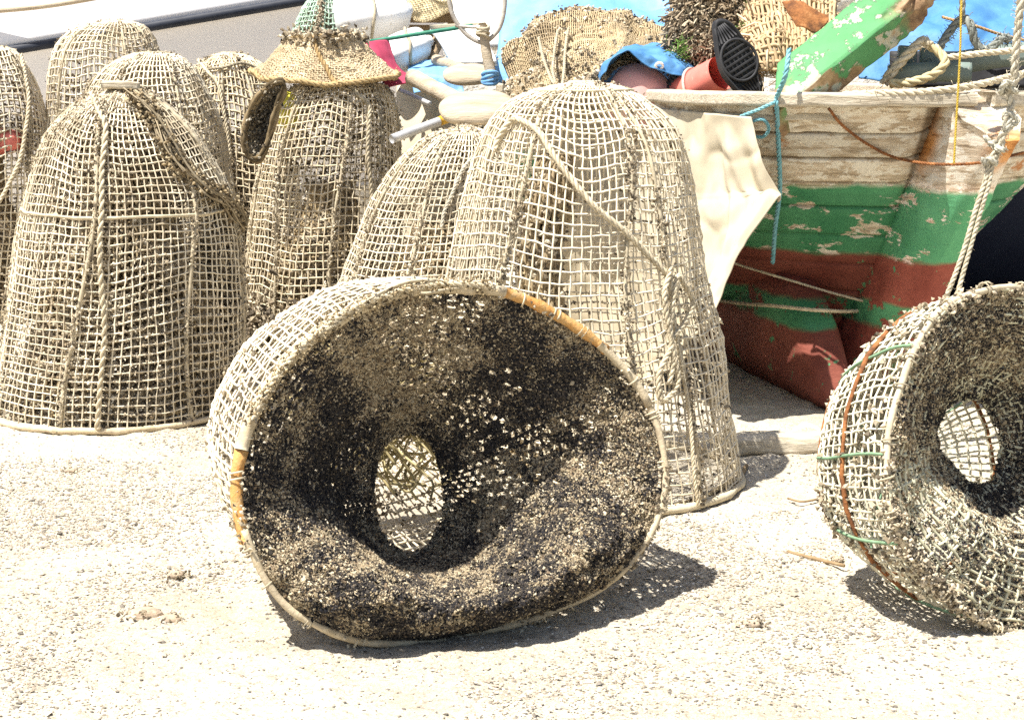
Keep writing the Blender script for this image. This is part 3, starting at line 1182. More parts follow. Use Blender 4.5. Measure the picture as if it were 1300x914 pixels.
# T1 foreground left
T['left'] = standing_trap('tall bell shaped net trap with wooden block on its top, nearest on the left',
    [(2, 312, 520), (4, 311, 470), (10, 309, 410), (18, 305, 340), (26, 301, 290), (38, 290, 240), (50, 268, 200), (62, 248, 170), (82, 226, 147), (106, 204, 128), (132, 186, 117)],
    (157, 516), 92, seed=11, growth=34000, gdeep=.03, gdark=.36, gsize=(.0035, .0085), hoops=((.57, .007),), ribs=(262, 318, 352, 190, 60, 120), dark=.5, base_hoop='cane', fill=1.6, inner_h=.86, tr=.0032, rib_r=.011)
# T7 foreground centre
T['centre'] = standing_trap('tallest net trap, a rope slung diagonally across it, standing before the cream canvas',
    [(552, 938, 606), (555, 932, 545), (560, 917, 450), (566, 899, 367), (580, 889, 280), (597, 878, 210), (616, 859, 162), (640, 828, 133), (668, 806, 118), (700, 784, 110)],
    (746, 604), 86, cell=.0395, seed=23, growth=1000, ribs=(236, 292, 308, 20, 150), dark=.15, fill=.25, inner_h=.80, tr=.0032, hoops=((.93, .006),), rough=.8, inner=(-.25, .30))
# T6 middle, under the net hat
T['hat'] = standing_trap('straight sided net trap with a woven net cone sitting on its top',
    [(298, 514, 455), (302, 513, 400), (312, 510, 320), (322, 509, 250), (332, 508, 200), (342, 506, 160), (356, 500, 128), (378, 486, 108)],
    (407, 452), 74, seed=38, growth=1700, gdark=.25, ribs=(240, 318, 286, 200, 350), dark=.15, fill=.8, tr=.0033, cell=.040, base=np.array([1, .94, .82]))
# T8 leaning trap behind the centre one
T['lean'] = standing_trap('squat leaning net trap half hidden at the left of the tallest trap',
    [(412, 700, 500), (420, 690, 430), (430, 680, 370), (447, 676, 318), (468, 670, 262), (492, 660, 220), (517, 648, 192), (545, 630, 172), (570, 612, 165)],
    (540, 498), 84, seed=41, growth=3000, ribs=(250, 300, 215, 40), dark=.35, fill=.5, cell=.036, tr=.0031)
T['domeback'] = standing_trap('round topped net trap directly behind the trap with the wooden block',
    [(90, 306, 435), (94, 304, 350), (98, 297, 260), (101, 288, 190), (104, 278, 145), (114, 262, 112), (134, 245, 86), (162, 226, 71)],
    (197, 435), 72, seed=53, growth=3600, ribs=(250, 310, 200, 30), dark=.5, fill=.9, cell=.042, tr=.0039)
T['topleft'] = standing_trap('flat topped net trap rising against the white motorboat hull',
    [(52, 226, 397), (58, 220, 240), (62, 213, 140), (64, 210, 100), (68, 205, 72), (78, 197, 52), (94, 188, 38), (116, 174, 30)],
    (139, 395), 60, seed=61, growth=2600, ribs=(235, 300, 330, 180), dark=.6, fill=.35, cell=.046, tr=.0044)
T['edge'] = standing_trap('net trap cut by the left edge of the picture, with red inside',
    [(-108, 44, 402), (-104, 58, 300), (-98, 61, 210), (-92, 57, 150), (-84, 46, 110), (-68, 31, 82), (-46, 16, 63)],
    (-32, 401), 60, seed=71, growth=5200, ribs=(250, 290, 330), dark=.8, fill=1.2, cell=.044, tr=.0044)
T['tanback'] = standing_trap('tan net trap between the dome topped trap and the one under the net cone',
    [(214, 396, 408), (220, 388, 320), (226, 380, 240), (234, 366, 150), (240, 352, 112), (250, 336, 84), (270, 312, 71)],
    (306, 407), 62, seed=83, growth=3200, ribs=(262, 300, 215), dark=.4, fill=1.0, cell=.044, tr=.0044, base=np.array([1, .93, .80]))
T['teal'] = standing_trap('small teal and white net trap standing behind the white sacks',
    [(366, 448, 92), (372, 446, 45), (380, 442, 20), (390, 434, 2), (400, 425, -8)],
    (408, 92), 40, seed=97, Y=9.0, growth=350, ribs=(262, 320), dark=.2, fill=.1, cell=.030, tr=.0046, base=np.array([.55, .80, .78]))


# details that hang on the standing traps
def loose_rope(label, px_pts, r, name='rope', mat='hemp', col=TAN, grid=None, off=.02, cat='rope', fuzz=120, strands=3, seed=1, Y=None, closed=False, group=None):
    pts = []
    for p in px_pts:
        if len(p) == 3:
            pts.append(P(*p))
        else:
            pts.append(px_on_grid(grid, p[0], p[1], off) if grid is not None else P(p[0], p[1], Y))
    mb = MB()
    rope(mb, np.array(pts), r, col=col, seed=seed, strands=strands, fuzz=fuzz, closed=closed)
    o = mb.build(name, M[mat])
    tag(o, label, cat, group)
    return o


gc = T['centre'][1]
loose_rope('thick pale rope slung diagonally across the tallest trap', [(634, 196), (642, 176), (652, 160), (664, 156), (682, 168), (706, 205), (746, 254), (796, 303), (844, 348)], .011, grid=gc, off=.016, fuzz=260)
loose_rope('hanging bundle of knotted rope loops on the right of the tallest trap',
           [(846, 345), (838, 372), (838, 400), (846, 430), (838, 462), (828, 478), (836, 500), (848, 480), (852, 440), (862, 415), (868, 390), (862, 362), (850, 350), (846, 380), (842, 420), (846, 455), (838, 486)], .010, grid=gc, off=.028, fuzz=500, name='rope_bundle')
loose_rope('thin cord hanging down the lower right of the tallest trap', [(842, 352), (852, 400), (862, 470), (872, 540), (880, 600), (884, 640)], .007, grid=gc, off=.020, fuzz=120, name='cord')
gl = T['left'][1]
mb = MB()
px_l = [(118, 122), (128, 145), (136, 172), (133, 215), (131, 265), (130, 330), (130, 410), (129, 480), (129, 545)]
pts = np.array([px_on_grid(gl, x, y, .02) for x, y in px_l])
rope(mb, pts, .012, col=TAN, seed=4, strands=2, fuzz=300)
tag(mb.build('rope', M['hemp']), 'straight pale rope running down the front of the trap with the wooden block', 'rope')
# dark twist of bunched netting down its right shoulder
mb = MB()
rg = np.random.default_rng(3)
line = spline([px_on_grid(gl, x, y, .01) for x, y in [(165, 126), (188, 148), (205, 178), (222, 205), (236, 225), (258, 245), (282, 262), (300, 285)]], 60)
for k in range(26):
    o_ = rg.normal(size=3) * .020
    ww = np.sin(np.linspace(0, 1, 60) * rg.uniform(6, 16) + rg.uniform(0, 6))[:, None] * rg.normal(size=3) * .012
    q = line + o_ + ww
    tube(mb, q, rg.uniform(.003, .006), 4, col=np.array([.62, .56, .46]) * rg.uniform(.35, 1.1))
n = 1500
pts = line[rg.integers(0, 60, n)] + rg.normal(size=(n, 3)) * .024
clumps(mb, pts, rg.uniform(.004, .011, n), growth_cols(n, 9, .7), 9)
tag(mb.build('bunched_net', M['twine'], smooth=False), 'dark twist of bunched netting over the shoulder of the trap with the wooden block', 'netting')
# block of wood
c = px_on_grid(gl, 158, 117, .0)
topz = gl[-1].mean(0)
mb = MB()
a = topz + np.array([-.075, -.06, .018])
sweep(mb, np.array([a, a + [.05, 0.0, .002], a + [.10, 0, .0], a + [.15, .01, -.006]]), rrect(.10, .032, .3, 6), noise=.004, seed=4, nscale=20, n=12)
tag(mb.build('wood_block', M['wood_pale']), 'short pale block of wood lying on top of a net trap', 'wood block')

gt = T['tanback'][1]
loose_rope('white cord curving down the tan trap in the second row', [(246, 70), (262, 92), (276, 112), (286, 140), (292, 190), (295, 240), (293, 262)], .010, grid=gt, off=.018, fuzz=60, name='cord')
loose_rope('twisted brown cord looped over the tan trap in the second row', [(250, 110), (262, 92), (284, 86), (310, 86), (334, 100), (352, 120)], .009, grid=gt, off=.02, fuzz=80, name='cord', col=TAN * .6)
ge = T['edge'][1]
loose_rope('pale cord running down the trap cut by the left edge of the picture', [(24, 72), (30, 100), (33, 130), (30, 165), (20, 205), (8, 240), (-6, 268)], .012, grid=ge, off=.02, fuzz=60, name='cord')
gT = T['hat'][1]
loose_rope('grey cord knotted down the right side of the trap under the net cone', [(440, 108), (455, 122), (464, 138), (468, 158), (468, 200), (467, 250), (462, 300)], .011, grid=gT, off=.018, fuzz=200, name='cord', col=TAN * .85)
gn = T['lean'][1]
loose_rope('grey cord looped on the squat leaning trap', [(598, 205), (588, 222), (574, 245), (566, 268), (560, 292)], .008, grid=gn, off=.02, fuzz=20, name='cord', col=np.array([.8, .82, .85]))


# red and yellow floats inside traps
def float_in(name, label, px, py, Y, rad, m, e=1.0, rot=None):
    mb = MB()
    blob(mb, P(px, py, Y), rad, rot, e, .03, 12, 3)
    o = mb.build(name, M[m])
    return tag(o, label, 'float')


float_in('float', 'faded red float inside the trap cut by the left edge of the picture', -2, 180, 9.25, (.13, .10, .075), 'red', .7)
float_in('float', 'yellow plastic float inside the trap under the net cone', 365, 140, 8.0, (.05, .05, .09), 'yellow_net', .6)


def net_cone():
    b = P(410, 101, 8.0)
    s = 1 / ppm(8.0, 1.4)
    t = thing('net_cone', b, 'woven tan net cone turned over on top of a straight sided trap', 'net funnel')
    m, n = 26, 130
    k = np.linspace(0, 1, m)
    th = np.arange(n) / n * 2 * math.pi
    rr = (94 - 48 * k ** .62) * s
    K, TH = np.meshgrid(k, th, indexing='ij')
    q = np.stack([np.cos(TH), np.sin(TH), K], -1)
    r = rr[:, None] * (1 + .13 * (fbm(q, 1.8, 4, 3) - .5) * 1.2)
    z = (2 + 50 * K + 14 * (fbm(q, 1.6, 7, 3) - .5) - 9 * (1 - K) * np.cos(TH - .2) ** 2 * 0 + 6 * (1 - K) * np.sin(TH * 2 + 1)) * s
    g = np.stack([b[0] + r * np.cos(TH) - (1 - K) * 0 * s, b[1] + .09 + r * .74 * np.sin(TH), b[2] + z], -1)
    g += (fbm(g, 14, 3, 3)[..., None] - .5) * .018
    g += np.random.default_rng(2).normal(size=g.shape) * .002
    mb = MB()
    net(mb, g, .0050, True, 5, 4, col_net(7, .6, np.array([.76, .67, .54])))
    mb.build('netting', M['twine'], t)
    mb = MB()
    rope(mb, g[0][::4], .014, closed=True, col=np.array([.75, .62, .42]), seed=2, fuzz=300)
    mb.build('rim', M['hemp'], t)
    mb = MB()
    rope(mb, g[-1][::4], .013, closed=True, col=np.array([.6, .5, .36]), seed=3, fuzz=420)
    mb.build('collar', M['hemp'], t)
    mb = MB()
    rope(mb, np.array([on_grid(g, 285 - 25 * f, f, .006) for f in np.linspace(0, 1, 9)]), .012, col=np.array([.62, .48, .30]), seed=3, fuzz=80)
    mb.build('seam_cord', M['hemp'], t)
    mb = MB()
    rg = np.random.default_rng(8)
    nn = 900
    a = rg.uniform(0, 6.283, nn)
    p = b + np.stack([np.cos(a) * 44 * s, .09 + np.sin(a) * 33 * s, 50 * s + 0 * a], 1) + rg.normal(size=(nn, 3)) * .022
    clumps(mb, p, rg.uniform(.005, .013, nn), growth_cols(nn, 4, .5), 5, stretch=1.8)
    o = mb.build('frayed_growth', M['crust'], t, smooth=False)
    o['kind'] = 'stuff'


net_cone()


def dark_ring():
    """oval ring of dark netting hanging against the trap under the cone"""
    Y = 7.62
    out = [(362, 104), (338, 112), (318, 132), (306, 158), (304, 182), (312, 198), (324, 202), (336, 192), (346, 168), (354, 140), (364, 118)]
    pts = np.array([P((x - 338) * .82 + 338, y, Y + (y - 100) * .0004) for x, y in out])
    t = thing('net_ring', pts.mean(0), 'dark oval hoop of fouled netting hung left of the trap under the cone', 'net hoop')
    sp = spline(pts, 80, True)
    mb = MB()
    for k in range(5):
        rg = np.random.default_rng(k)
        q = sp + np.stack([vnoise(sp, 9, k) - .5, vnoise(sp, 9, k + 9) - .5, vnoise(sp, 9, k + 19) - .5], 1) * .03
        tube(mb, q, .011, 6, True, col=np.array([.45, .38, .28]) * (.35 + .2 * k), wob=.3)
    mb.build('hoop', M['hemp'], t)
    cen = sp.mean(0)
    g = np.stack([cen + (sp - cen) * f + np.array([0, .10 * (1 - f), 0]) for f in np.linspace(1, .12, 12)])
    g = g[:, ::2]
    g += np.random.default_rng(4).normal(size=g.shape) * .003
    mb = MB()
    net(mb, g, .0048, True, 3, 4, lambda g: np.broadcast_to(np.array([.30, .27, .22]), g.shape))
    mb.build('netting', M['twine'], t)
    rg = np.random.default_rng(5)
    n = 1500
    p = g[rg.integers(0, 12, n), rg.integers(0, g.shape[1], n)] + rg.normal(size=(n, 3)) * .008
    mb = MB()
    clumps(mb, p, rg.uniform(.004, .010, n), growth_cols(n, 3, .9) * .6, 4)
    mb.build('dried_growth', M['crust'], t, smooth=False)['kind'] = 'stuff'


dark_ring()


# ---------------------------------------------------------------- the two traps lying on their sides
def trap_lying(label, hoop, throat, back, seed, nth=300, nr=96, nc=46000, holes=.32, hoop_parts=None, black=None, lowbulge=.16, back_prof=None, cell_rows=18, base=TAN, group='net traps lying on their side', topbulge=0.0, csize=(.0016, .0041), hoopg=.10, skin=True, netr=.0042, bn=96, colfn=None, dens=1.0, dens_fn=None):
    """hoop, throat: closed 3-D outlines (n,3) starting at the same bearing; back: list of (outline) rings to the rear end"""
    H, Q = hoop, throat
    cenH, cenQ = H.mean(0), Q.mean(0)
    t = thing('fishing_trap', (cenH[0], cenH[1], 0.0), label, 'fishing trap', group)
    n = unit(np.cross(H[nth // 4] - cenH, H[0] - cenH))
    if n[1] > 0:
        n = -n
    tt = np.linspace(0, 1, nr)
    Hf = spline(H, nth, True)
    Qf = spline(Q, nth, True)
    upv = unit(np.array([0, 0, 1.]) - n * n[2])
    rel = unit(Hf - cenH) @ upv
    low = sstep(.15, -.75, rel)          # 1 along the bottom of the hoop
    D = -((Qf - Hf) @ n)                 # depth of the throat behind each hoop point
    flat = Qf + n * D[:, None]           # throat dropped on to the hoop plane
    f_up = tt ** 1.15
    f_lo = sstep(.40, 1.0, tt) ** 1.1
    dep = f_up[:, None] * (1 - low) + f_lo[:, None] * low
    bul = np.sin(np.pi * np.clip(tt / .75, 0, 1)) ** .9
    g = Hf[None] + (flat - Hf)[None] * tt[:, None, None] - n * (D[None] * dep)[..., None] + n * (bul[:, None] * low[None] * lowbulge)[..., None] + n * (np.sin(np.pi * tt)[:, None] * (1 - low)[None] * topbulge)[..., None]
    w = np.minimum(tt / .05, 1)[:, None]
    g = g + n * ((fbm(g, 24, seed + 6, 3) - .5) * .05 * w * (.25 + low[None]))[..., None]
    g = g + n * ((fbm(g, 4, seed, 3) - .5) * .085 * w)[..., None] + n * ((fbm(g, 18, seed + 1, 3) - .5) * .03 * w)[..., None]
    g = g + n * ((fbm(g, 55, seed + 2, 2) - .5) * .014 * w)[..., None] + np.random.default_rng(seed).normal(size=g.shape) * .0014
    rg = np.random.default_rng(seed + 7)
    # clogged netting: a crust pierced where the mesh is still open
    hm = fbm(g, 5, seed + 3, 3)
    ii, jj = np.meshgrid(np.arange(nr - 1), np.arange(nth), indexing='ij')
    rowid = (ii + (jj // 4) % 2 * 2) // 4
    open_ = ((ii + (jj // 4) % 2 * 2) % 4 < 3) & (jj % 4 < 3)
    pr = sstep(.40, .58, hm[:-1]) * holes * 2 * np.where(low[None] > .5, .35, 1)
    cellr = _hash(rowid, jj // 4, ii * 0, seed)
    hole = open_ & (cellr < pr)
    colf = colfn or (lambda p: np.zeros(p.shape[:-1]))
    blk = colf(g)
    tan = np.array([.30, .24, .16])
    darkc = np.array([.035, .032, .030])
    cc = tan + (darkc - tan) * np.clip(blk, 0, 1)[..., None]
    cc = cc * (.75 + .5 * vnoise(g, 60, seed)[..., None])
    q = gridquads(nr, nth, True)
    mb = MB()
    if skin:
        mb.add(g, q[~hole.ravel()], col=cc.reshape(-1, 3))
        fn = mb.build('funnel', M['crust'], t)
        md = fn.modifiers.new('thickness', 'SOLIDIFY')
        md.thickness = .006
        md.offset = 1.0 if np.mean(gnormals(g, True) @ n) < 0 else -1.0
    else:
        net(mb, g[::4, ::4], .0046, True, seed + 4, 4, lambda p: np.array([.80, .84, .74]) * (.7 + .4 * vnoise(p, 30, seed)[..., None]))
        mb.build('funnel', M['twine'], t)
        hole[:] = False
    # crust of small mussels and dried growth
    a = rg.integers(0, nr - 1, nc)
    gn = np.roll(g, -1, 1)
    area = np.linalg.norm(np.cross(gn[:-1] - g[:-1], g[1:] - g[:-1]), axis=-1)
    if not skin:
        area = area * (dens_fn(g[:-1]) + .012)
    pick = rg.choice(area.size, nc, p=area.ravel() / area.sum())
    a, b_ = pick // nth, pick % nth
    keep = ~hole[a, b_] | (rg.uniform(size=nc) < .04)
    a, b_ = a[keep], b_[keep]
    p = g[a, b_] + (g[a, (b_ + 1) % nth] - g[a, b_]) * rg.uniform(0, 1, (len(a), 1)) + (g[a + 1, b_] - g[a, b_]) * rg.uniform(0, 1, (len(a), 1))
    p = p + n * rg.uniform(-.001, .006, (len(a), 1))
    isb = rg.uniform(size=len(a)) < np.clip(blk[a, b_] * .85 + .06, 0, 1)
    pal_t = np.array([(.43, .36, .25), (.32, .26, .17), (.54, .47, .34), (.20, .15, .10)])
    pal_b = np.array([(.018, .018, .022), (.035, .033, .036), (.065, .058, .052), (.10, .085, .07)])
    c = np.where(isb[:, None], pal_b[rg.integers(0, 4, len(a))], pal_t[rg.integers(0, 4, len(a))]) * rg.uniform(.8, 1.2, (len(a), 1))
    mb = MB()
    clumps(mb, p, rg.uniform(csize[0], csize[1], len(a)) * np.where(rg.uniform(size=len(a)) < .04, 1.7, 1), c, seed, stretch=1.35)
    mb.build('mussel_crust', M['crust'], t, smooth=False)['kind'] = 'stuff'
    # hoop
    for k, (s0, s1, mname, rad) in enumerate(hoop_parts):
        m = max(10, int(abs(s1 - s0) * 160))
        idx = (np.linspace(s0, s1, m) * nth).astype(int) % nth
        pts = Hf[idx] + unit(Hf[idx] - cenH) * .004 + n * .002 * k
        mb = MB()
        pts = pts + (np.stack([vnoise(pts, 7, k + 3), vnoise(pts, 7, k + 13), vnoise(pts, 7, k + 23)], 1) - .5) * .012
        tube(mb, pts, rad, 9, False, wob=.22, col=TAN * .9, seed=k)
        mb.build('hoop_cane', M[mname], t)
    for k in range(26):
        mb = MB()
        s = (k + rg.uniform(-.35, .35)) / 26
        i = int(s * nth)
        dT = unit(Hf[(i + 2) % nth] - Hf[i - 2])
        a0 = rg.uniform(0, 6)
        m = 20
        ang = np.linspace(a0, a0 + 6.28 * rg.uniform(1, 2.2), m)
        rr = .019
        rad = unit(Hf[i] - cenH)
        q = Hf[i] + rad * .004 + np.outer(np.cos(ang), rad) * rr + np.outer(np.sin(ang), n) * rr + np.outer(np.linspace(-.012, .012, m), dT)
        tube(mb, q, .0028, 4, col=TAN * rg.uniform(.6, 1.05))
        mb.build('lashing', M['hemp'], t)
    nh = 2600
    sel = rg.uniform(0, 1, nh * 3)
    sel = sel[rg.uniform(size=nh * 3) < sstep(.40, .62, fbm(Hf[(sel * nth).astype(int)], 5, seed + 61, 2)) * np.where(rel[(sel * nth).astype(int)] < -.1, 1, hoopg)]
    p = Hf[(sel * nth).astype(int)] + rg.normal(size=(len(sel), 3)) * .010
    mb = MB()
    clumps(mb, p, rg.uniform(.003, .008, len(p)), growth_cols(len(p), seed + 5, .4), seed + 5)
    mb.build('hoop_growth', M['crust'], t, smooth=False)['kind'] = 'stuff'
    # the body of the trap behind the hoop
    rings = [Hf[(np.arange(bn) * nth // bn)]] + [spline(r, nth, True)[(np.arange(bn) * nth // bn)] for r in back]
    gb = catgrid(np.array(rings), cell_rows, bn) if False else np.stack([spline_u(np.array([r[j] for r in rings]), cell_rows) for j in range(bn)], 1)
    gb = gb + (fbm(gb, 3, seed + 15, 2)[..., None] - .5) * unit(gb - gb.mean(1, keepdims=True)) * .05 * np.minimum(np.arange(cell_rows) / 3, 1)[:, None, None]
    gb += rg.normal(size=gb.shape) * .002
    gb[..., 2] = np.maximum(gb[..., 2], .012)
    mb = MB()
    net(mb, gb, netr, True, seed + 2, 4, col_net(seed + 8, .25, base))
    mb.build('netting', M['twine'], t)
    nn = int(2200 * dens)
    w = np.clip((fbm(gb, 3.5, seed + 19, 3) - .42) * 5, .04, 1).ravel()
    idx = rg.choice(gb.shape[0] * bn, nn, p=w / w.sum())
    p = gb.reshape(-1, 3)[idx] + rg.normal(size=(nn, 3)) * .008
    mb = MB()
    clumps(mb, p, rg.uniform(.004, .011, nn), growth_cols(nn, seed + 3, .4), seed + 3)
    mb.build('dried_growth', M['crust'], t, smooth=False)['kind'] = 'stuff'
    return t, g, gb, n, Hf, cenH


def rot_to(n, yaw, el):
    return np.array([math.sin(R(yaw)) * math.cos(R(el)), -math.cos(R(yaw)) * math.cos(R(el)), math.sin(R(el))])


# front trap: its hoop traced in its own leaning plane
nF = rot_to(None, 22, 15)
C0 = G(490, 817) + np.array([0, 0, .0])
hoop_px = [(303, 612), (312, 560), (330, 515), (358, 472), (395, 435), (440, 402), (490, 380), (545, 368), (600, 368), (650, 378), (700, 400), (745, 428), (785, 465), (815, 505), (832, 545),
           (842, 600), (838, 640), (822, 680), (790, 722), (745, 755), (690, 778), (630, 795), (570, 808), (510, 815), (460, 812), (415, 798), (375, 775), (345, 745), (322, 705), (308, 660)]
hoop = np.array([on_plane(x, y, C0, nF) for x, y in hoop_px])
hoop = spline(hoop, 300, True)
DEP = .44
thr_px = [(474, 622), (478, 592), (490, 566), (510, 553), (530, 553), (548, 570), (556, 598), (560, 630), (557, 664), (546, 690), (528, 700), (506, 696), (488, 682), (478, 655)]
thr = spline(np.array([on_plane(x, y, C0 - nF * DEP, nF) for x, y in thr_px]), 300, True)


def align(a, cen, n, N=300):
    """resample outline a by bearing round cen so that index 0 is the photo's left, running clockwise over the top"""
    upv = unit(np.array([0, 0, 1.]) - n * n[2])
    rt = unit(np.cross(upv, n))
    d = a - cen
    ang = np.arctan2(d @ upv, -(d @ rt))
    o = np.argsort(ang)
    a, ang = a[o], ang[o]
    A = np.concatenate([ang - 2 * math.pi, ang, ang + 2 * math.pi])
    B = np.concatenate([a, a, a])
    tq = np.arange(N) / N * 2 * math.pi
    tq = np.where(tq > math.pi, tq - 2 * math.pi, tq)
    return np.stack([np.interp(tq, A, B[:, i]) for i in range(3)], 1)


hoopA = align(hoop, hoop.mean(0), nF)
thrA = align(thr, thr.mean(0), nF)
ax = unit(np.array([-.38, .88, .02]))


def ring_like(H, c, scale, n_from, shift):
    return c + shift + (H - c) * scale


cH = hoopA.mean(0)
upF = unit(np.array([0, 0, 1.]) - nF * nF[2])


def back_ring(d, s, dz=0):
    r = cH + (hoopA - cH) * s + ax * d + np.array([0, 0, dz])
    # gather the rear of the body into a rounder ring
    return r


backs = [back_ring(.20, .985), back_ring(.45, .94), back_ring(.70, .84, -.03), back_ring(.86, .60, -.04), back_ring(.93, .30, -.05), back_ring(.94, .06, -.05)]


def front_black(p):
    """where small black mussels cover the tan mud: big real patches"""
    rel = p - cH
    rt = unit(np.cross(upF, nF))
    x = rel @ rt / .56
    y = rel @ upF / .47
    if (p.ndim == 2):
        pass
    nz = fbm(p, 4.2, 5, 3) - .5
    fine = fbm(p, 16, 15, 2) - .5
    v = .55 + nz * 1.5 + fine * 1.9
    v = v + .75 * np.exp(-((x + .50) / .30) ** 2 - ((y + .02) / .45) ** 2)      # round the throat and left of it
    v = v + .65 * np.exp(-((x - .52) / .32) ** 2 - ((y - .42) / .35) ** 2)      # upper right
    v = v + .55 * np.exp(-((x + .02) / .60) ** 2 - ((y + .85) / .16) ** 2)      # along the bottom hoop
    v = v - .55 * np.exp(-((x + .02) / .30) ** 2 - ((y - .58) / .35) ** 2)      # tan band at the top
    v = v - .40 * np.exp(-((x + .25) / .35) ** 2 - ((y + .50) / .16) ** 2)
    return np.clip(v, 0, 1)


front = trap_lying('large net trap lying on its side, its mussel crusted mouth facing the camera', hoopA, thrA, backs, 5,
                   hoop_parts=((-.04, .03, 'bamboo', .017), (.03, .245, 'cane', .018), (.235, .30, 'cane', .016), (.30, .40, 'bamboo', .0155), (.395, .46, 'cane', .013), (.46, .97, 'cane', .010)),
                   colfn=front_black, nc=330000, holes=.34, cell_rows=30, bn=110, lowbulge=.15, netr=.0036)
# rope bound along the top of the hoop
Hf = front[4]
mb = MB()
pts = Hf[(np.linspace(.05, .29, 30) * 300).astype(int)] + nF * .018 + np.array([0, 0, .010])
rope(mb, pts, .010, col=TAN, seed=3, fuzz=900)
for k in range(7):
    q = spline(pts, 60)
    q = q + (np.stack([vnoise(q, 9, k * 3 + a) for a in (1, 2, 3)], 1) - .5) * .045
    a0, a1 = sorted(np.random.default_rng(k).integers(0, 60, 2))
    if a1 - a0 > 12:
        tube(mb, q[a0:a1], .0042, 5, n=50, wob=.3, col=TAN * (.7 + .05 * k))
clq = spline(pts, 400)
clumps(mb, clq[rg.integers(0, 400, 900)] + rg.normal(size=(900, 3)) * .012, rg.uniform(.002, .006, 900), growth_cols(900, 4, .2), 8)
tag(mb.build('rope', M['hemp']), 'frayed rope bound along the top of the front trap\'s hoop', 'rope')

# right trap
nR = rot_to(None, 30, 14)
upR = unit(np.array([0, 0, 1.]) - nR * nR[2])
rtR = unit(np.cross(upR, nR))
c0 = G(1318, 790)
rad = .455
cR = c0 + upR * rad + np.array([0, 0, .01])
th = np.arange(300) / 300 * 2 * math.pi
ell = lambda c, a, b: c + np.outer(-np.cos(th) * a, rtR) + np.outer(np.sin(th) * b, upR)
hoopR = ell(cR, rad * 1.0, rad)
hoopR = hoopR + (vnoise(hoopR, 3, 5)[:, None] - .5) * unit(hoopR - cR) * .05
thc = on_plane(1236, 562, cR - nR * .26, nR)
thrR = ell(thc, .125, .118)
thrR += (vnoise(thrR, 9, 5)[:, None] - .5) * unit(thrR - thc) * .05
bR = lambda d, s: cR + (hoopR - cR) * s - nR * d + np.array([0, 0, 0])
backsR = [bR(.10, .985), bR(.23, .92), bR(.36, .82), bR(.45, .66), bR(.49, .40), bR(.50, .08)]


def right_black(p):
    rel = p - cR
    x, y = rel @ rtR / rad, rel @ upR / rad
    nz = fbm(p, 5, 25, 3) - .5
    d = np.hypot(x - (thc - cR) @ rtR / rad, y - (thc - cR) @ upR / rad)
    v = .36 + nz * 1.4 + (fbm(p, 18, 35, 2) - .5) * 1.2 + .55 * np.exp(-((d - .30) / .16) ** 2)
    return np.clip(v, 0, 1)


def right_dens(p):
    """growth sits round the throat and along the upper half; the lower front is open net"""
    rel = p - cR
    x, y = rel @ rtR / rad, rel @ upR / rad
    d = np.hypot(x - (thc - cR) @ rtR / rad, y - (thc - cR) @ upR / rad)
    nz = fbm(p, 7, 45, 3) - .5
    return np.clip(sstep(.75, .42, d + nz * .5) * 1.4 + sstep(-.1, .35, y + nz * .6) * .9 + .10, 0, 1) * np.clip(1 + nz * 2.4, .1, 2)


right = trap_lying('net trap lying on its side at the right edge, with rusty bands round its body', hoopR, thrR, backsR, 17, nth=264, nr=70, nc=110000, holes=.75, skin=False,
                   hoop_parts=((0, .98, 'hemp', .009),), colfn=right_black, dens_fn=right_dens, cell_rows=24, bn=96, lowbulge=.02, topbulge=.0, netr=.0034, hoopg=.25, base=np.array([.95, .98, .92]))
gb = right[2]
for f in (7, 14):
    mb = MB()
    pts = gb[f][::3] + unit(gb[f][::3] - gb[f].mean(0)) * .006
    tube(mb, pts, .0065, 6, True, wob=.3, seed=f)
    mb.build('rusty_band', M['rust'], right[0])
mb = MB()
for j in (2, 12, 90, 80, 25, 40):
    pts = np.array([gb[i, j] + unit(gb[i, j] - gb[i].mean(0)) * .006 for i in range(0, 22, 3)])
    tube(mb, pts, .0045, 5, n=30, col=np.array([.35, .62, .50]))
mb.build('green_seam', M['hemp'], right[0])
# ---------------------------------------------------------------- the gear heaped in and beside the wooden boat
def solo(mb, name, m, label, cat, group=None, smooth=True):
    o = mb.build(name, M[m] if isinstance(m, str) else m, smooth=smooth)
    return tag(o, label, cat, group)


def pole(name, label, cat, p0, p1, r0, m, r1=None, sides=12, n=14, noise=.002, mid=None, seed=1):
    mb = MB()
    pts = np.array([p0, p1]) if mid is None else np.array([p0, mid, p1])
    sc = np.linspace(1, (r1 or r0) / r0, 8)
    sweep(mb, pts, circ(r0, sides), n=n, scale=sc, noise=noise, nscale=30, seed=seed, up=(0.1, 0.3, 1))
    return solo(mb, name, m, label, cat)


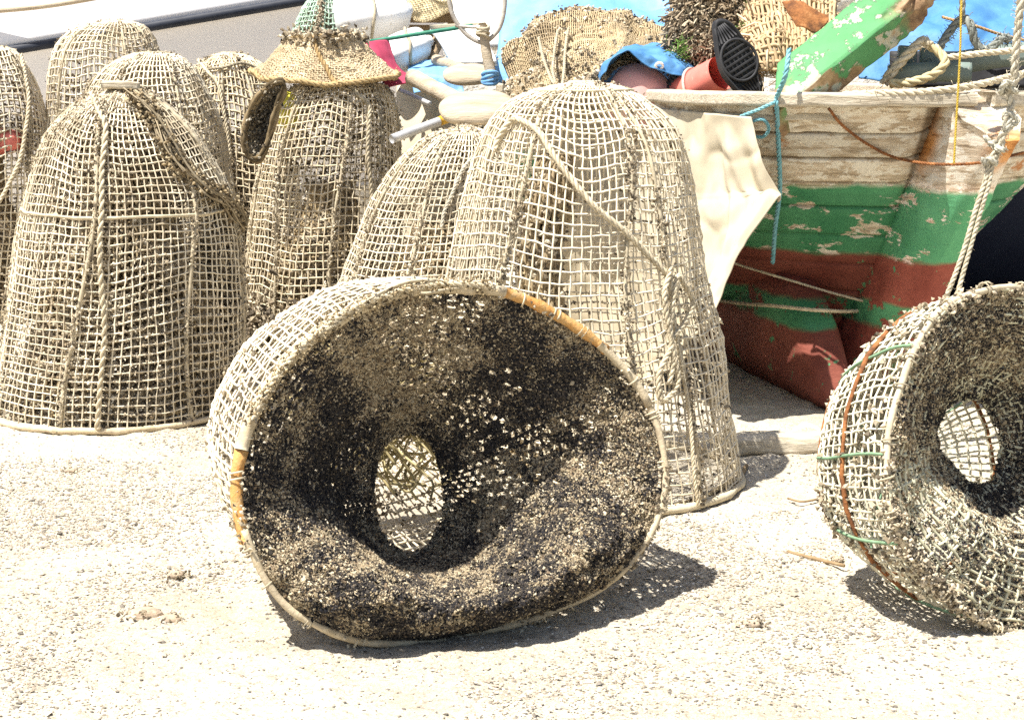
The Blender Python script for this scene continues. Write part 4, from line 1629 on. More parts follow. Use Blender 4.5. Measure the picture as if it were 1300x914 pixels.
# big green timber leaning over the gunwale
def green_beam():
    A, B = P(990, 128, 6.78), P(1224, -62, 6.98)
    t = thing('timber_beam', A, 'thick green peeling timber leaning out over the boat\'s gunwale', 'timber')
    ax_ = unit(B - A)
    wpx = 1 / ppm(6.7, 1.4)
    h = .225
    w = .15
    up = unit(np.cross(np.cross(ax_, np.array([.0, -.82, -.57])), ax_))   # narrow side faces down and to the camera
    front = np.array([-.40, -.62, .68])
    front = unit(front - ax_ * (front @ ax_))
    side = unit(np.cross(ax_, front))
    if side[2] < 0:
        side = -side
    n = 120
    s = np.linspace(0, 1, n)
    L = np.linalg.norm(B - A)
    path = A + (B - A) * s[:, None]
    # section in (front, side)
    sec = []
    hw, hh = w / 2, h / 2
    cor = [(hw, -hh), (hw, hh), (-hw, hh), (-hw, -hh)]
    for i in range(4):
        a, b_ = np.array(cor[i]), np.array(cor[(i + 1) % 4])
        for f in np.linspace(0, 1, 22, endpoint=False):
            sec.append(a + (b_ - a) * f)
    sec = np.array(sec)
    sec = sec - np.sign(sec) * .006 * ((np.abs(np.abs(sec[:, :1]) - hw) < 1e-6) & (np.abs(np.abs(sec[:, 1:]) - hh) < 1e-6))
    v = path[:, None] + front * sec[None, :, 0:1] + side * sec[None, :, 1:2]
    # slanting, splintered ends
    endcut = (sec[:, 1] / hh)[None, :] * .10
    k = (s[:, None] - .5) * 2
    v = v + ax_ * (endcut * np.clip(-k, 0, 1))[..., None]
    v = v + (np.stack([fbm(v, 16, a, 4) for a in (1, 2, 3)], -1) - .5) * .016
    rot = sstep(.62, .86, s[:, None] + (fbm(v, 9, 9, 3) - .5) * .5 - (sec[:, 1] / hh)[None] * .12)
    dmg = fbm(v * np.array([1, 1, 1]), 14, 30, 4)
    cen = path[:, None]
    v = v - (v - cen) * (rot * np.clip(dmg - .30, 0, 1) * 1.3)[..., None]
    lowend = sstep(.10, .0, s[:, None] + (fbm(v, 18, 19, 3) - .5) * .14) * (sec[:, 1] < 0)[None]
    c = 1 - np.clip(rot * 1.3 + lowend, 0, 1)
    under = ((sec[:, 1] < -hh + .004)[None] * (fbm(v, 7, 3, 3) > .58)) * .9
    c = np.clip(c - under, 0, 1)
    mb = MB()
    col = np.stack([c, c, c], -1).reshape(-1, 3)
    q = gridquads(n, len(sec), True)
    mb.add(v, q, col=col)
    base = 0
    for e in (0, n - 1):
        mb.add(v[e].mean(0)[None] + ax_ * (-.02 if e == 0 else .02), col=(0, 0, 0))
        mb.t.append(np.array([(e * len(sec) + i, e * len(sec) + (i + 1) % len(sec), mb.n - 1) for i in range(len(sec))]))
    mb.build('timber', M['green_peel'], t)
    for f, dx in ((.64, .01), (.80, -.02)):
        mb = MB()
        p = A + (B - A) * f + front * (hw + .004) + side * dx
        blob(mb, p, (.014, .014, .008), basis(side, front), 1, .2, 40)
        mb.build('bolt', M['rust'], t)


green_beam()


def canvas():
    # cream canvas hung over the gunwale, its loose corner flying out on the right
    gy = lambda x, o: hit(x, 150, o)[1]
    xs = (700, 770, 838, 884, 916, 952)
    cols = ((132, 180, 232, 250, 268, 330, 420, 500), (135, 180, 236, 255, 272, 335, 435, 520), (139, 190, 240, 260, 276, 330, 405, 470), (143, 186, 236, 252, 268, 322, 384, 430), (146, 186, 235, 250, 265, 322, 372, 412), (149, 190, 240, 247, 256, 318, 378, 404))
    px = ((700,) * 8, (770,) * 8, (838, 840, 845, 846, 847, 850, 852, 852), (884, 888, 893, 894, 894, 892, 886, 880), (916, 926, 941, 944, 941, 924, 904, 896), (952, 964, 987, 991, 984, 946, 919, 906))
    rows = []
    for i in range(8):
        rows.append([(px[k][i], cols[k][i], gy(max(xs[k], 780), .06) - (.05 + .015 * i) * (k / 5 + .4)) for k in range(6)])

    def fold(g, N):
        m, n, _ = g.shape
        u = np.linspace(0, 1, n)[None]
        v = np.linspace(0, 1, m)[:, None]
        tri = 2 * np.abs(((u * 5.2 + v * .5 + .2 * np.sin(v * 5)) % 1) - .5)
        N = np.where((N[..., 1:2] > 0), -N, N)
        w = (.5 + .5 * np.sin((u * 5.2 + v * .5 + .2 * np.sin(v * 5)) * 6.283)) ** 1.4 * .034 * sstep(.0, .3, v) * (0.35 + .9 * u)
        w = w + .028 * np.exp(-((u - .80 - .10 * v) / .035) ** 2) * sstep(.02, .2, v) - .03 * np.exp(-((u - .70 - .05 * v) / .03) ** 2) * sstep(.05, .4, v)
        return g + N * w[..., None]
    mb = MB()
    sheet(mb, rows, 110, 170, .0035, .020, 7, 4, fold=fold)
    solo(mb, 'canvas_sheet', 'cream_cloth', 'cream canvas hung over the boat\'s gunwale with a loose pointed corner', 'canvas')
    rows = [
        [(500, 104, 8.9), (540, 106, 8.7), (585, 128, 8.5), (640, 130, 8.35)],
        [(506, 150, 8.75), (545, 160, 8.6), (590, 170, 8.42), (640, 180, 8.28)],
        [(508, 210, 8.72), (548, 215, 8.52), (592, 230, 8.4), (640, 240, 8.25)],
        [(508, 330, 8.70), (548, 335, 8.5), (592, 340, 8.38), (640, 350, 8.22)],
    ]
    mb = MB()
    sheet(mb, rows, 60, 50, .004, .03, 4, 9)
    solo(mb, 'canvas_sheet', 'cream_cloth', 'cream canvas hanging behind the right edge of the trap under the net cone', 'canvas')


canvas()


def tarps():
    rows = [
        [(628, -60, 9.6), (720, -75, 9.6), (800, -70, 9.6), (880, -60, 9.5)],
        [(640, -5, 9.2), (720, -25, 9.2), (800, -20, 9.2), (880, -10, 9.1)],
        [(632, 50, 8.9), (720, 30, 8.7), (800, 28, 8.7), (885, 40, 8.7)],
        [(618, 100, 8.7), (700, 110, 8.4), (790, 110, 8.3), (885, 112, 8.3)],
    ]
    mb = MB()
    sheet(mb, rows, 60, 80, .005, .05, 4, 3)
    solo(mb, 'tarpaulin', 'blue_tarp', 'large pale blue tarpaulin covering the heap behind the folded net', 'tarpaulin')
    rows = [
        [(1080, -50, 8.6), (1180, -70, 8.6), (1270, -70, 8.6), (1370, -60, 8.6)],
        [(1085, 0, 8.2), (1180, -12, 8.2), (1270, -12, 8.2), (1370, -5, 8.2)],
        [(1090, 45, 7.9), (1180, 35, 7.8), (1270, 30, 7.8), (1370, 40, 7.8)],
        [(1090, 100, 7.7), (1180, 104, 7.6), (1270, 104, 7.6), (1370, 104, 7.6)],
    ]
    mb = MB()
    sheet(mb, rows, 60, 80, .005, .06, 4, 13)
    solo(mb, 'tarpaulin', 'blue_cloth', 'blue tarpaulin behind the grey green plastic crate at the top right', 'tarpaulin')
    # small blue piece with an eyelet, lying over the pink buoy
    t = thing('tarpaulin_scrap', P(820, 85, 7.58), 'bright blue scrap of tarpaulin with a brass eyelet, lying over the pink buoy', 'tarpaulin')
    rows = [
        [(765, 70, 7.78), (790, 60, 7.78), (808, 57, 7.78), (840, 57, 7.78), (880, 65, 7.78), (905, 77, 7.73)],
        [(762, 86, 7.58), (786, 66, 7.50), (804, 60, 7.48), (826, 62, 7.48), (868, 73, 7.48), (898, 84, 7.50)],
        [(758, 102, 7.46), (774, 76, 7.35), (799, 60, 7.34), (826, 69, 7.34), (862, 82, 7.35), (892, 90, 7.42)],
        [(756, 114, 7.40), (769, 88, 7.32), (797, 63, 7.30), (822, 82, 7.30), (858, 94, 7.31), (884, 95, 7.36)],
    ]
    mb = MB()
    sheet(mb, rows, 60, 90, .004, .022, 11, 23)
    mb.build('sheet', M['blue_cloth'], t)
    mb = MB()
    c = P(837, 84, 7.31)
    a = np.linspace(0, 2 * math.pi, 24, endpoint=False)
    e1, e2 = np.array([1., 0, 0]), unit(np.array([0, -.35, .94]))
    tube(mb, c + np.outer(np.cos(a), e1) * .016 + np.outer(np.sin(a), e2) * .014, .006, 7, True)
    mb.build('eyelet', M['white_plastic'], t)


tarps()


def folded_net():
    rows = [
        [(648, 60, 8.36), (690, 26, 8.36), (740, 18, 8.36), (782, 12, 8.36), (812, 34, 8.36), (862, 38, 8.36)],
        [(640, 80, 8.06), (684, 44, 7.98), (740, 34, 7.96), (786, 28, 7.96), (814, 46, 7.96), (852, 48, 7.96)],
        [(646, 108, 7.86), (684, 78, 7.78), (736, 66, 7.70), (782, 54, 7.70), (804, 60, 7.72), (836, 62, 7.72)],
        [(652, 128, 7.76), (690, 108, 7.61), (735, 98, 7.52), (766, 84, 7.56), (790, 74, 7.62), (815, 72, 7.62)],
        [(656, 140, 7.72), (692, 126, 7.50), (730, 116, 7.42), (752, 104, 7.48), (770, 94, 7.56), (790, 82, 7.56)],
    ]
    c = [[P(*p) for p in r] for r in rows]
    t = thing('folded_net', P(720, 110, 7.4), 'folded heap of tan fine meshed net with cords, in front of the pale blue tarpaulin', 'netting')
    g = catgrid(c, 58, 104)
    N = gnormals(g, False)
    g = g + N * ((fbm(g, 6, 3, 2) - .5) * .15)[..., None] + np.random.default_rng(1).normal(size=g.shape) * .0010
    mb = MB()
    net(mb, g, .0030, False, 3, 4, col_net(5, .7, np.array([.66, .57, .43])))
    mb.build('netting', M['twine'], t)
    mb = MB()
    g2 = g[::2, ::2] + unit(np.array([0, 1., -.6])) * .035
    slab(mb, g2, gnormals(g2, False), .006, np.array([.13, .10, .07]) * (.4 + 1.2 * vnoise(g2, 16, 4)[..., None]))
    mb.build('under_layer', M['crust'], t)
    rg = np.random.default_rng(4)
    n = 2600
    w = np.clip((fbm(g, 6, 8, 2) - .42) * 5, .05, 1).ravel()
    p = g.reshape(-1, 3)[rg.choice(w.size, n, p=w / w.sum())] + rg.normal(size=(n, 3)) * .008
    mb = MB()
    clumps(mb, p, rg.uniform(.004, .011, n), growth_cols(n, 9, .5), 4, stretch=1.5)
    mb.build('dried_growth', M['crust'], t, smooth=False)['kind'] = 'stuff'
    for k, pts in enumerate(([(684, 48), (690, 74), (698, 96), (704, 108)], [(708, 40), (704, 66), (702, 90), (706, 108)], [(722, 36), (718, 62), (716, 92), (714, 110)])):
        mb = MB()
        rope(mb, np.array([P(x, y, 7.93 - (y - 40) * .0075 - .05) for x, y in pts]), .008, seed=k, col=TAN * .75, fuzz=60)
        mb.build('cord', M['hemp'], t)


folded_net()


def floats():
    # pink buoy under the blue scrap
    t = thing('buoy', P(808, 100, 7.3), 'large faded pink buoy half covered by the blue scrap of tarpaulin', 'buoy')
    mb = MB()
    u = np.linspace(0, 1, 40)
    prof = np.array([(.0, 0), (.10, .02), (.165, .10), (.175, .20), (.14, .31), (.07, .38), (.05, .42), (.0, .43)])
    pr = spline(np.concatenate([prof, np.zeros((8, 1))], 1), 40)[:, :2]
    th = np.arange(48) / 48 * 2 * math.pi
    rr = np.maximum(pr[:, 0], .001)[:, None] * (1 + .018 * np.cos(th * 8))[None]
    loc = np.stack([rr * np.cos(th), rr * np.sin(th), np.broadcast_to(pr[:, 1:2], rr.shape)], -1)
    B_ = basis(np.array([.2, .9, .1]), np.array([.75, .35, -.25]))
    loc = loc * .84
    g = loc @ B_.T + P(774, 106, 7.50)
    mb.add(g, gridquads(40, 48, True))
    mb.build('body', M['pink'], t)
    mb = MB()
    a = th
    c = np.array([0, 0, .32]) @ B_.T + P(774, 106, 7.50)
    tube(mb, c + np.outer(np.cos(a), B_[:, 0]) * .045 + np.outer(np.sin(a), B_[:, 1]) * .045, .012, 7, True)
    mb.build('collar', M['pink'], t)
    # black ribbed hose
    mb = MB()
    path = spline([P(836, 140, 7.46), P(850, 118, 7.42), P(862, 100, 7.42), P(880, 84, 7.5)], 160)
    tube(mb, path, .034 * (1 + .12 * np.sign(np.sin(np.arange(160) * .9))), 14)
    solo(mb, 'hose', 'rubber', 'black ribbed hose between the pink buoy and the red float', 'hose')
    # red float with its black pad
    A, Bp = P(868, 122, 7.42), P(934, 82, 7.15)
    t = thing('float', A, 'faded red cylinder float with a black ribbed rubber pad on its end', 'float')
    mb = MB()
    ax_ = unit(Bp - A)
    k = np.array([(-.14, .0), (-.139, .05), (-.12, .078), (0, .088), (.12, .086), (.2, .082), (.27, .078)])
    path = spline(np.concatenate([k, np.zeros((7, 1))], 1), 40)[:, :2]
    T_, Nn = frames(np.array([A, A + ax_ * .1, Bp]))
    E1 = Nn[0]
    E2 = np.cross(ax_, E1)
    th = np.arange(40) / 40 * 2 * math.pi
    g = A + ax_ * path[:, 0][:, None, None] + path[:, 1][:, None, None] * (np.cos(th)[None, :, None] * E1 + np.sin(th)[None, :, None] * E2)
    mb.add(g, gridquads(40, 40, True))
    mb.build('body', M['red'], t)
    mb = MB()
    for d in (.09,):
        q = A + ax_ * d + .093 * (np.cos(th)[:, None] * E1 + np.sin(th)[:, None] * E2) + ax_ * (np.cos(th) * .02)[:, None]
        tube(mb, q, .0075, 7, True)
    mb.build('cord', M['grey_steel'], t)
    # pad: plate seen nearly face on
    Yp = 7.06
    out = [(908, 27), (924, 26), (938, 40), (950, 58), (960, 78), (963, 98), (965, 124), (946, 125), (932, 112), (918, 94), (912, 74), (909, 54)]
    nn = unit(np.array([.25, -.95, .18]))
    p0 = P(936, 78, Yp)
    outl = spline(np.array([on_plane(x, y, p0, nn) for x, y in out]), 72, True)
    cen = outl.mean(0)
    mb = MB()
    rings = [cen + (outl - cen) * f + nn * d for f, d in ((1, -.030), (1.0, .0), (.97, .008), (.90, .008), (.88, .000), (.4, .000), (.02, .000))]
    mb.add(np.array(rings), gridquads(7, 72, True))
    back = cen + (outl - cen) * .02 - nn * .03
    mb.add(np.array([outl - nn * .030, back]), gridquads(2, 72, True))
    mb.build('rubber_pad', M['rubber'], t)
    ly = unit(P(962, 118, Yp) - P(914, 34, Yp))
    ly = unit(ly - nn * (ly @ nn))
    lx = np.cross(ly, nn)
    cc = on_plane(938, 77, p0, nn)
    s = 1 / ppm(Yp, 1.45)
    a = np.linspace(0, 2 * math.pi, 40, endpoint=False)
    mb = MB()
    tube(mb, cc + (np.outer(np.cos(a), lx) * 24 + np.outer(np.sin(a), ly) * 27) * s + nn * .006, .007, 7, True)
    # grid of treads inside the ring
    for k in range(-3, 4):
        x = k * 6.4
        h = math.sqrt(max(0, 24 ** 2 - x ** 2)) * 27 / 24 * .94
        q = np.array([cc + (lx * x + ly * f * h) * s + nn * .003 for f in (-1, 0, 1)])
        sweep(mb, q, rrect(.008, .008), up=nn)
    for k in range(-3, 4):
        y = k * 7.2
        h = math.sqrt(max(0, 27 ** 2 - y ** 2)) * 24 / 27 * .94
        q = np.array([cc + (ly * y + lx * f * h) * s + nn * .0035 for f in (-1, 0, 1)])
        sweep(mb, q, rrect(.010, .010), up=nn)
    mb.build('tread_ring', M['rubber'], t)
    for sgn in (-1, 1):
        for k in range(-3, 4):
            mb = MB()
            a0 = cc + (lx * k * 4.6 + ly * sgn * 29) * s + nn * .003
            a1 = cc + (lx * k * 2.4 + ly * sgn * 50) * s + nn * .003
            sweep(mb, np.array([a0, (a0 + a1) / 2, a1]), rrect(.007, .009), up=nn)
            mb.build('tread_bar', M['rubber'], t)


floats()


def mop_heap():
    t = thing('rope_mop', P(905, 90, 7.7), 'shaggy heap of frayed brown and black rope fibres above the red float', 'frayed rope')
    rg = np.random.default_rng(6)
    mb = MB()
    cs = [P(885, 30, 7.6), P(925, 20, 7.7), P(900, 62, 7.5), P(960, 10, 7.8), P(870, 66, 7.6), P(945, -20, 7.8), P(890, -10, 7.7)]
    rd = [.16, .17, .13, .12, .09, .14, .15]
    for c, r in zip(cs, rd):
        n = 1500
        d = unit(rg.normal(size=(n, 3)))
        p0 = c + d * r * rg.uniform(.35, .95, (n, 1))
        dirn = unit(d + rg.normal(size=(n, 3)) * .7 + [0, 0, -.5])
        L = rg.uniform(.03, .075, (n, 1))
        p1 = p0 + dirn * L * .5
        p2 = p1 + unit(dirn + rg.normal(size=(n, 3)) * .5 + [0, 0, -.5]) * L * .5
        c_ = np.array([(.40, .33, .24), (.28, .22, .15), (.16, .12, .085), (.07, .06, .05), (.50, .43, .32)])[rg.choice(5, n, p=[.32, .26, .16, .10, .16])]
        col = np.broadcast_to(c_[:, None], (n, 3, 3))
        tubes(mb, np.stack([p0, p1, p2], 1), np.broadcast_to(unit(rg.normal(size=(n, 1, 3))), (n, 3, 3)), rg.uniform(.002, .0055, (n, 1)), False, 3, col)
    mb.build('fibres', M['crust'], t, smooth=False)['kind'] = 'stuff'
    mb = MB()
    for c, r in zip(cs, rd):
        blob(mb, c, (r * .6, r * .6, r * .6), noise=.3, nscale=14, nu=14, nv=20, col=(.10, .085, .06))
    mb.build('core', M['crust'], t)
    mb = MB()
    for c, n, sp in ((P(862, 62, 7.40), 70, .025), (P(946, 46, 7.42), 150, .03), (P(966, 4, 7.6), 120, .04)):
        p = c + rg.normal(size=(n, 3)) * sp
        q = p + unit(rg.normal(size=(n, 3)) + [0, -.3, .3]) * rg.uniform(.015, .05, (n, 1))
        tubes(mb, np.stack([p, (p + q) / 2 + rg.normal(size=(n, 3)) * .004, q], 1), np.broadcast_to([.3, .5, .8], (n, 3, 3)), .002, False, 3, np.array([1.0, 1.0, .8]))
    o = mb.build('green_strands', M['weed'], t)
    o['kind'] = 'stuff'


mop_heap()


def tan_net_pile():
    rows = [
        [(940, 0, 7.9), (975, -12, 7.9), (1010, -16, 7.9), (1060, -14, 7.9)],
        [(946, 30, 7.6), (980, 20, 7.5), (1015, 14, 7.5), (1062, 10, 7.5)],
        [(950, 66, 7.35), (984, 50, 7.2), (1018, 44, 7.2), (1060, 40, 7.2)],
        [(952, 100, 7.2), (985, 92, 7.05), (1018, 90, 7.05), (1060, 90, 7.05)],
    ]
    g = catgrid([[P(*p) for p in r] for r in rows], 38, 56)
    N = gnormals(g, False)
    g = g + N * ((fbm(g, 6, 13, 2) - .5) * .18)[..., None] + np.random.default_rng(3).normal(size=g.shape) * .002
    t = thing('net_pile', P(1000, 95, 7.3), 'loose pile of straw coloured netting and twigs left of the green timber', 'netting')
    mb = MB()
    net(mb, g, .0027, False, 9, 4, col_net(15, .6, np.array([.82, .73, .57])))
    mb.build('netting', M['twine'], t)
    mb = MB()
    g2 = g[::2, ::2] - N[::2, ::2] * .04
    net(mb, g2, .008, False, 9, 4, col_net(16, .7, np.array([.62, .50, .36])))
    mb.build('under_layer', M['twine'], t)
    rg = np.random.default_rng(3)
    mb = MB()
    for k in range(150):
        a = g[rg.integers(0, 38), rg.integers(0, 56)] + N[0, 0] * .01 + [0, -.02, .02]
        d = unit(rg.normal(size=3) * [1, .4, .5]) * rg.uniform(.05, .16)
        tube(mb, np.array([a, a + d * .5 + rg.normal(size=3) * .01, a + d]), rg.uniform(.0025, .006), 5, col=np.array([.8, .62, .42]) * rg.uniform(.5, 1.1))
    mb.build('straw', M['crust'], t)['kind'] = 'stuff'
    mb = MB()
    q = np.array([[P(992, 4, 7.0), P(1015, 2, 7.0), P(1040, 16, 6.98), P(1052, 20, 6.98)],
                  [P(1000, 16, 6.98), P(1018, 16, 6.96), P(1034, 28, 6.95), P(1050, 30, 6.95)],
                  [P(1012, 34, 6.95), P(1022, 36, 6.93), P(1030, 40, 6.93), P(1036, 42, 6.93)]])
    g = catgrid(q, 20, 24)
    slab(mb, g + (fbm(g, 20, 4, 3) - .5)[..., None] * .012, gnormals(g, False), .008)
    solo(mb, 'rusty_plate', 'rust', 'rusty brown metal plate lying on the straw coloured netting', 'metal plate')


tan_net_pile()


def sacks():
    for (px, py, Y, rad, yaw, e, label, bands) in (
            (470, 20, 9.0, (.215, .13, .135), 8, .55, 'big white bulging plastic container tied with cord behind the net cone', ((.0, 0),)),
            (512, 66, 8.75, (.15, .10, .085), 22, .55, 'smaller white plastic container lying below the big white one', ((.03, 0),))):
        c = P(px, py, Y)
        t = thing('plastic_container', c - np.array([0, 0, rad[2]]), label, 'container')
        B_ = basis(np.array([math.cos(R(yaw)), .35, math.sin(R(yaw))]), np.array([0, .65, .76]))
        mb = MB()
        blob(mb, c, rad, B_, e, .07, 7, 3, 40, 56)
        mb.build('body', M['white_plastic'], t)
        mb = MB()
        a = np.linspace(0, 2 * math.pi, 60, endpoint=False)
        f = lambda x, p: np.sign(x) * np.abs(x) ** p
        for off, tilt in bands:
            q = np.stack([off + .03 * np.sin(a), f(np.cos(a), e) * rad[1] * 1.06, f(np.sin(a), e) * rad[2] * 1.06], 1) @ B_.T + c
            tube(mb, q, .008, 6, True, col=TAN * .8)
        mb.build('cord', M['hemp'], t)
        mb = MB()
        blob(mb, c + B_[:, 0] * rad[0] * .98, (.035, .035, .03), B_, .8)
        mb.build('cap', M['white_plastic'], t)
    # maroon cloth, rod, boards, blue rag and slabs between the containers and the folded net
    mb = MB()
    sheet(mb, [[(452, 58, 8.45), (470, 52, 8.45), (486, 50, 8.5), (494, 52, 8.55)],
               [(464, 78, 8.35), (478, 74, 8.35), (492, 76, 8.4), (504, 80, 8.45)],
               [(478, 94, 8.28), (492, 92, 8.28), (508, 94, 8.3), (520, 94, 8.35)],
               [(492, 112, 8.2), (505, 108, 8.2), (524, 104, 8.22), (544, 96, 8.3)]], 40, 40, .006, .012, 10, 3)
    solo(mb, 'cloth', 'maroon', 'maroon cloth lying between the net cone and the white containers', 'cloth')
    pole('rod', 'thin green rod across the white containers', 'rod', P(470, 53, 8.55), P(600, 33, 8.5), .011, 'green_stick')
    mb = MB()
    sheet(mb, [[(516, 80, 8.7), (545, 72, 8.7), (580, 74, 8.7)], [(520, 98, 8.5), (548, 92, 8.45), (584, 96, 8.45)], [(524, 116, 8.4), (550, 114, 8.35), (590, 118, 8.35)]], 30, 40, .004, .03, 9, 5)
    solo(mb, 'cloth', 'blue_tarp', 'pale blue rag beneath the white board and the pale wooden pole', 'cloth')
    t = thing('foam_board', P(585, 80, 8.6), 'white foam board standing behind the hoop handle', 'board')
    mb = MB()
    g = catgrid([[P(546, 38, 8.75), P(580, 37, 8.75), P(616, 34, 8.75)], [P(560, 58, 8.7), P(590, 58, 8.68), P(622, 58, 8.66)], [P(576, 82, 8.6), P(600, 82, 8.58), P(632, 80, 8.56)]], 20, 24)
    g += (fbm(g, 8, 3, 3) - .5)[..., None] * .015
    slab(mb, g, gnormals(g, False), .035)
    mb.build('board', M['white_plastic'], t)
    mb = MB()
    sweep(mb, np.array([g[0, 0], g[0, -1]]) + [0, 0, .012], rrect(.045, .02), n=8, noise=.003)
    mb.build('edge_strip', M['cream_cloth'], t)
    mb = MB()
    g = catgrid([[P(574, -10, 9.4), P(610, -12, 9.4), P(646, -14, 9.4)], [P(576, 20, 9.3), P(610, 20, 9.3), P(640, 18, 9.3)], [P(580, 60, 9.2), P(610, 62, 9.2), P(640, 60, 9.2)]], 16, 20)
    g += (fbm(g, 8, 7, 3) - .5)[..., None] * .02
    slab(mb, g, gnormals(g, False), .05)
    solo(mb, 'foam_board', 'white_plastic', 'white foam board seen through the metal hoop', 'board')
    # float slabs: flat pale ovals
    for (px, py, Y, rx, ry, tz, tilt, label) in ((594, 95, 8.25, 30, .10, .030, 10, 'pale oval float slab beside the foot of the hoop handle'),
                                                (606, 137, 7.30, 46, .14, .040, 16, 'larger pale oval float slab lying on the squat leaning trap')):
        c = P(px, py, Y)
        s = 1 / ppm(Y, 1.4)
        mb = MB()
        a, b_ = R(tilt), R(20)
        x = unit(np.array([math.cos(a), .12, math.sin(a) * .6]))
        z = unit(np.array([.05, -.62, .78]))
        y = unit(np.cross(z, x))
        x = np.cross(y, z)
        blob(mb, c, (rx * s, ry * .75, tz), np.stack([x, y, z], 1), .85, .14, 6, 3, 24, 48)
        solo(mb, 'float_slab', 'cork', label, 'float slab')
    pole('wooden_pole', 'pale round wooden pole slanting down behind the larger float slab', 'pole', P(522, 98, 8.1), P(604, 140, 7.75), .042, 'cork', .040, noise=.006)
    pole('wooden_pole', 'short pale pole lying above the oval float slab', 'pole', P(552, 76, 8.6), P(600, 92, 8.4), .030, 'cork', .028, noise=.004)
    t = thing('boat_hook', P(530, 165, 7.5), 'grey tube with an orange end sticking out left of the larger float slab', 'pole')
    mb = MB()
    A, B_ = P(497, 177, 7.35), P(572, 149, 7.55)
    sweep(mb, np.array([A, B_]), circ(.021, 14), n=14)
    mb.build('tube', M['grey_pole'], t)
    mb = MB()
    sweep(mb, np.array([A + (B_ - A) * .80, A + (B_ - A) * .985]), circ(.0222, 14), n=5)
    mb.build('orange_band', M['orange'], t)
    pole('pipe', 'thin grey pipe lying on the cream canvas behind the net cone', 'pipe', P(508, 115, 8.45), P(546, 132, 8.2), .012, 'grey_pole')
    # hoop on a stick
    t = thing('hoop_pole', P(618, 96, 8.0), 'grey metal hoop with a crossbar on a wooden stick, standing in the gear', 'landing hoop')
    mb = MB()
    pts = [P(x, y, 8.0) for x, y in [(566, -40), (570, 0), (577, 24), (592, 44), (606, 53), (613, 54), (622, 50), (634, 36), (640, 14), (640, -10), (630, -40)]]
    tube(mb, np.array(pts), .011, 8, n=60)
    mb.build('hoop', M['grey_steel'], t)
    mb = MB()
    tube(mb, np.array([P(578, 33, 8.0), P(600, 35, 7.99), P(614, 34, 7.98)]), .009, 7, n=12)
    mb.build('crossbar', M['grey_steel'], t)
    mb = MB()
    sweep(mb, np.array([P(612, 30, 7.99), P(618, 70, 7.98), P(626, 104, 7.97)]), circ(.026, 10), n=14, noise=.003, scale=[.7, 1, 1])
    mb.build('handle', M['cork'], t)
    rg = np.random.default_rng(4)
    mb = MB()
    for k in range(5):
        a = np.linspace(0, 6.28, 20, endpoint=False)
        c = P(613, 34 + k * 3, 7.98)
        tube(mb, c + np.stack([np.cos(a) * .030, np.sin(a) * .03, np.sin(a + k) * .012], 1), .007, 5, True, col=TAN * .9)
    mb.build('lashing', M['hemp'], t)
    mb = MB()
    c = P(622, 104, 7.95)
    for k in range(4):
        a = np.linspace(0, 6.28, 20, endpoint=False)
        tube(mb, c + np.stack([np.cos(a) * .036, np.sin(a) * .036, np.sin(a + k) * .012 + k * .012], 1), .010, 6, True)
    solo(mb, 'rag_tie', 'blue_tarp', 'pale blue rag tied round the foot of the hoop handle', 'rag')
    # brown fish box and a drift of tan net behind
    t = thing('crate', P(538, 45, 9.6), 'brown wooden crate with tan netting spilling over it at the top of the picture', 'crate')
    c = P(540, 22, 9.6)
    for dz, nm in ((-.08, 'slat'), (.0, 'slat'), (.08, 'slat')):
        mb = MB()
        sweep(mb, np.array([c + [-.17, 0, dz], c + [.17, .02, dz]]), rrect(.03, .068), n=12, noise=.004)
        mb.build(nm, M['crate'], t)
    for sx in (-.15, .15):
        mb = MB()
        sweep(mb, np.array([c + [sx, .025, -.13], c + [sx, .025, .13]]), rrect(.04, .04), up=(0, 1, 0), n=8, noise=.003)
        mb.build('corner_post', M['crate'], t)
    mb = MB()
    for sx in (-.16, .17):
        g = catgrid([[c + [sx, .02, -.12], c + [sx + .01, .4, -.12]], [c + [sx, .02, .11], c + [sx + .01, .4, .11]]], 6, 6)
        slab(mb, g, gnormals(g, False), .02)
    g = catgrid([[c + [-.16, .03, -.12], c + [.17, .03, -.12]], [c + [-.16, .4, -.12], c + [.17, .4, -.12]]], 6, 6)
    slab(mb, g, gnormals(g, False), .02)
    mb.build('box', M['crate'], t)
    g = catgrid([[P(506, -24, 9.6), P(540, -30, 9.6), P(574, -26, 9.6)], [P(504, 0, 9.45), P(540, -6, 9.45), P(576, -2, 9.45)], [P(508, 22, 9.42), P(538, 26, 9.42), P(570, 18, 9.42)]], 26, 40)
    g = g + (fbm(g, 8, 5, 3) - .5)[..., None] * .10
    mb = MB()
    net(mb, g, .006, False, 4, 4, col_net(3, .5, np.array([1, .9, .68])))
    mb.build('netting', M['twine'], t)
    rg = np.random.default_rng(12)
    for k, (px, py, Y, L, a) in enumerate(((560, 56, 8.9, .12, 20), (578, 66, 8.85, .14, -35), (552, 66, 8.8, .10, 60))):
        c = P(px, py, Y)
        d = np.array([math.cos(R(a)), .2, math.sin(R(a))]) * L
        mb = MB()
        sweep(mb, np.array([c - d, c, c + d * .9 + [0, 0, .01]]), rrect(.07, .03, .4, 5), n=12, noise=.012, seed=k, nscale=12)
        solo(mb, 'broken_board', 'crate', ('brown broken board leaning under the crate', 'brown broken board slanting down left of the white foam board', 'short brown broken board beside the smaller white container')[k], 'board')


sacks()


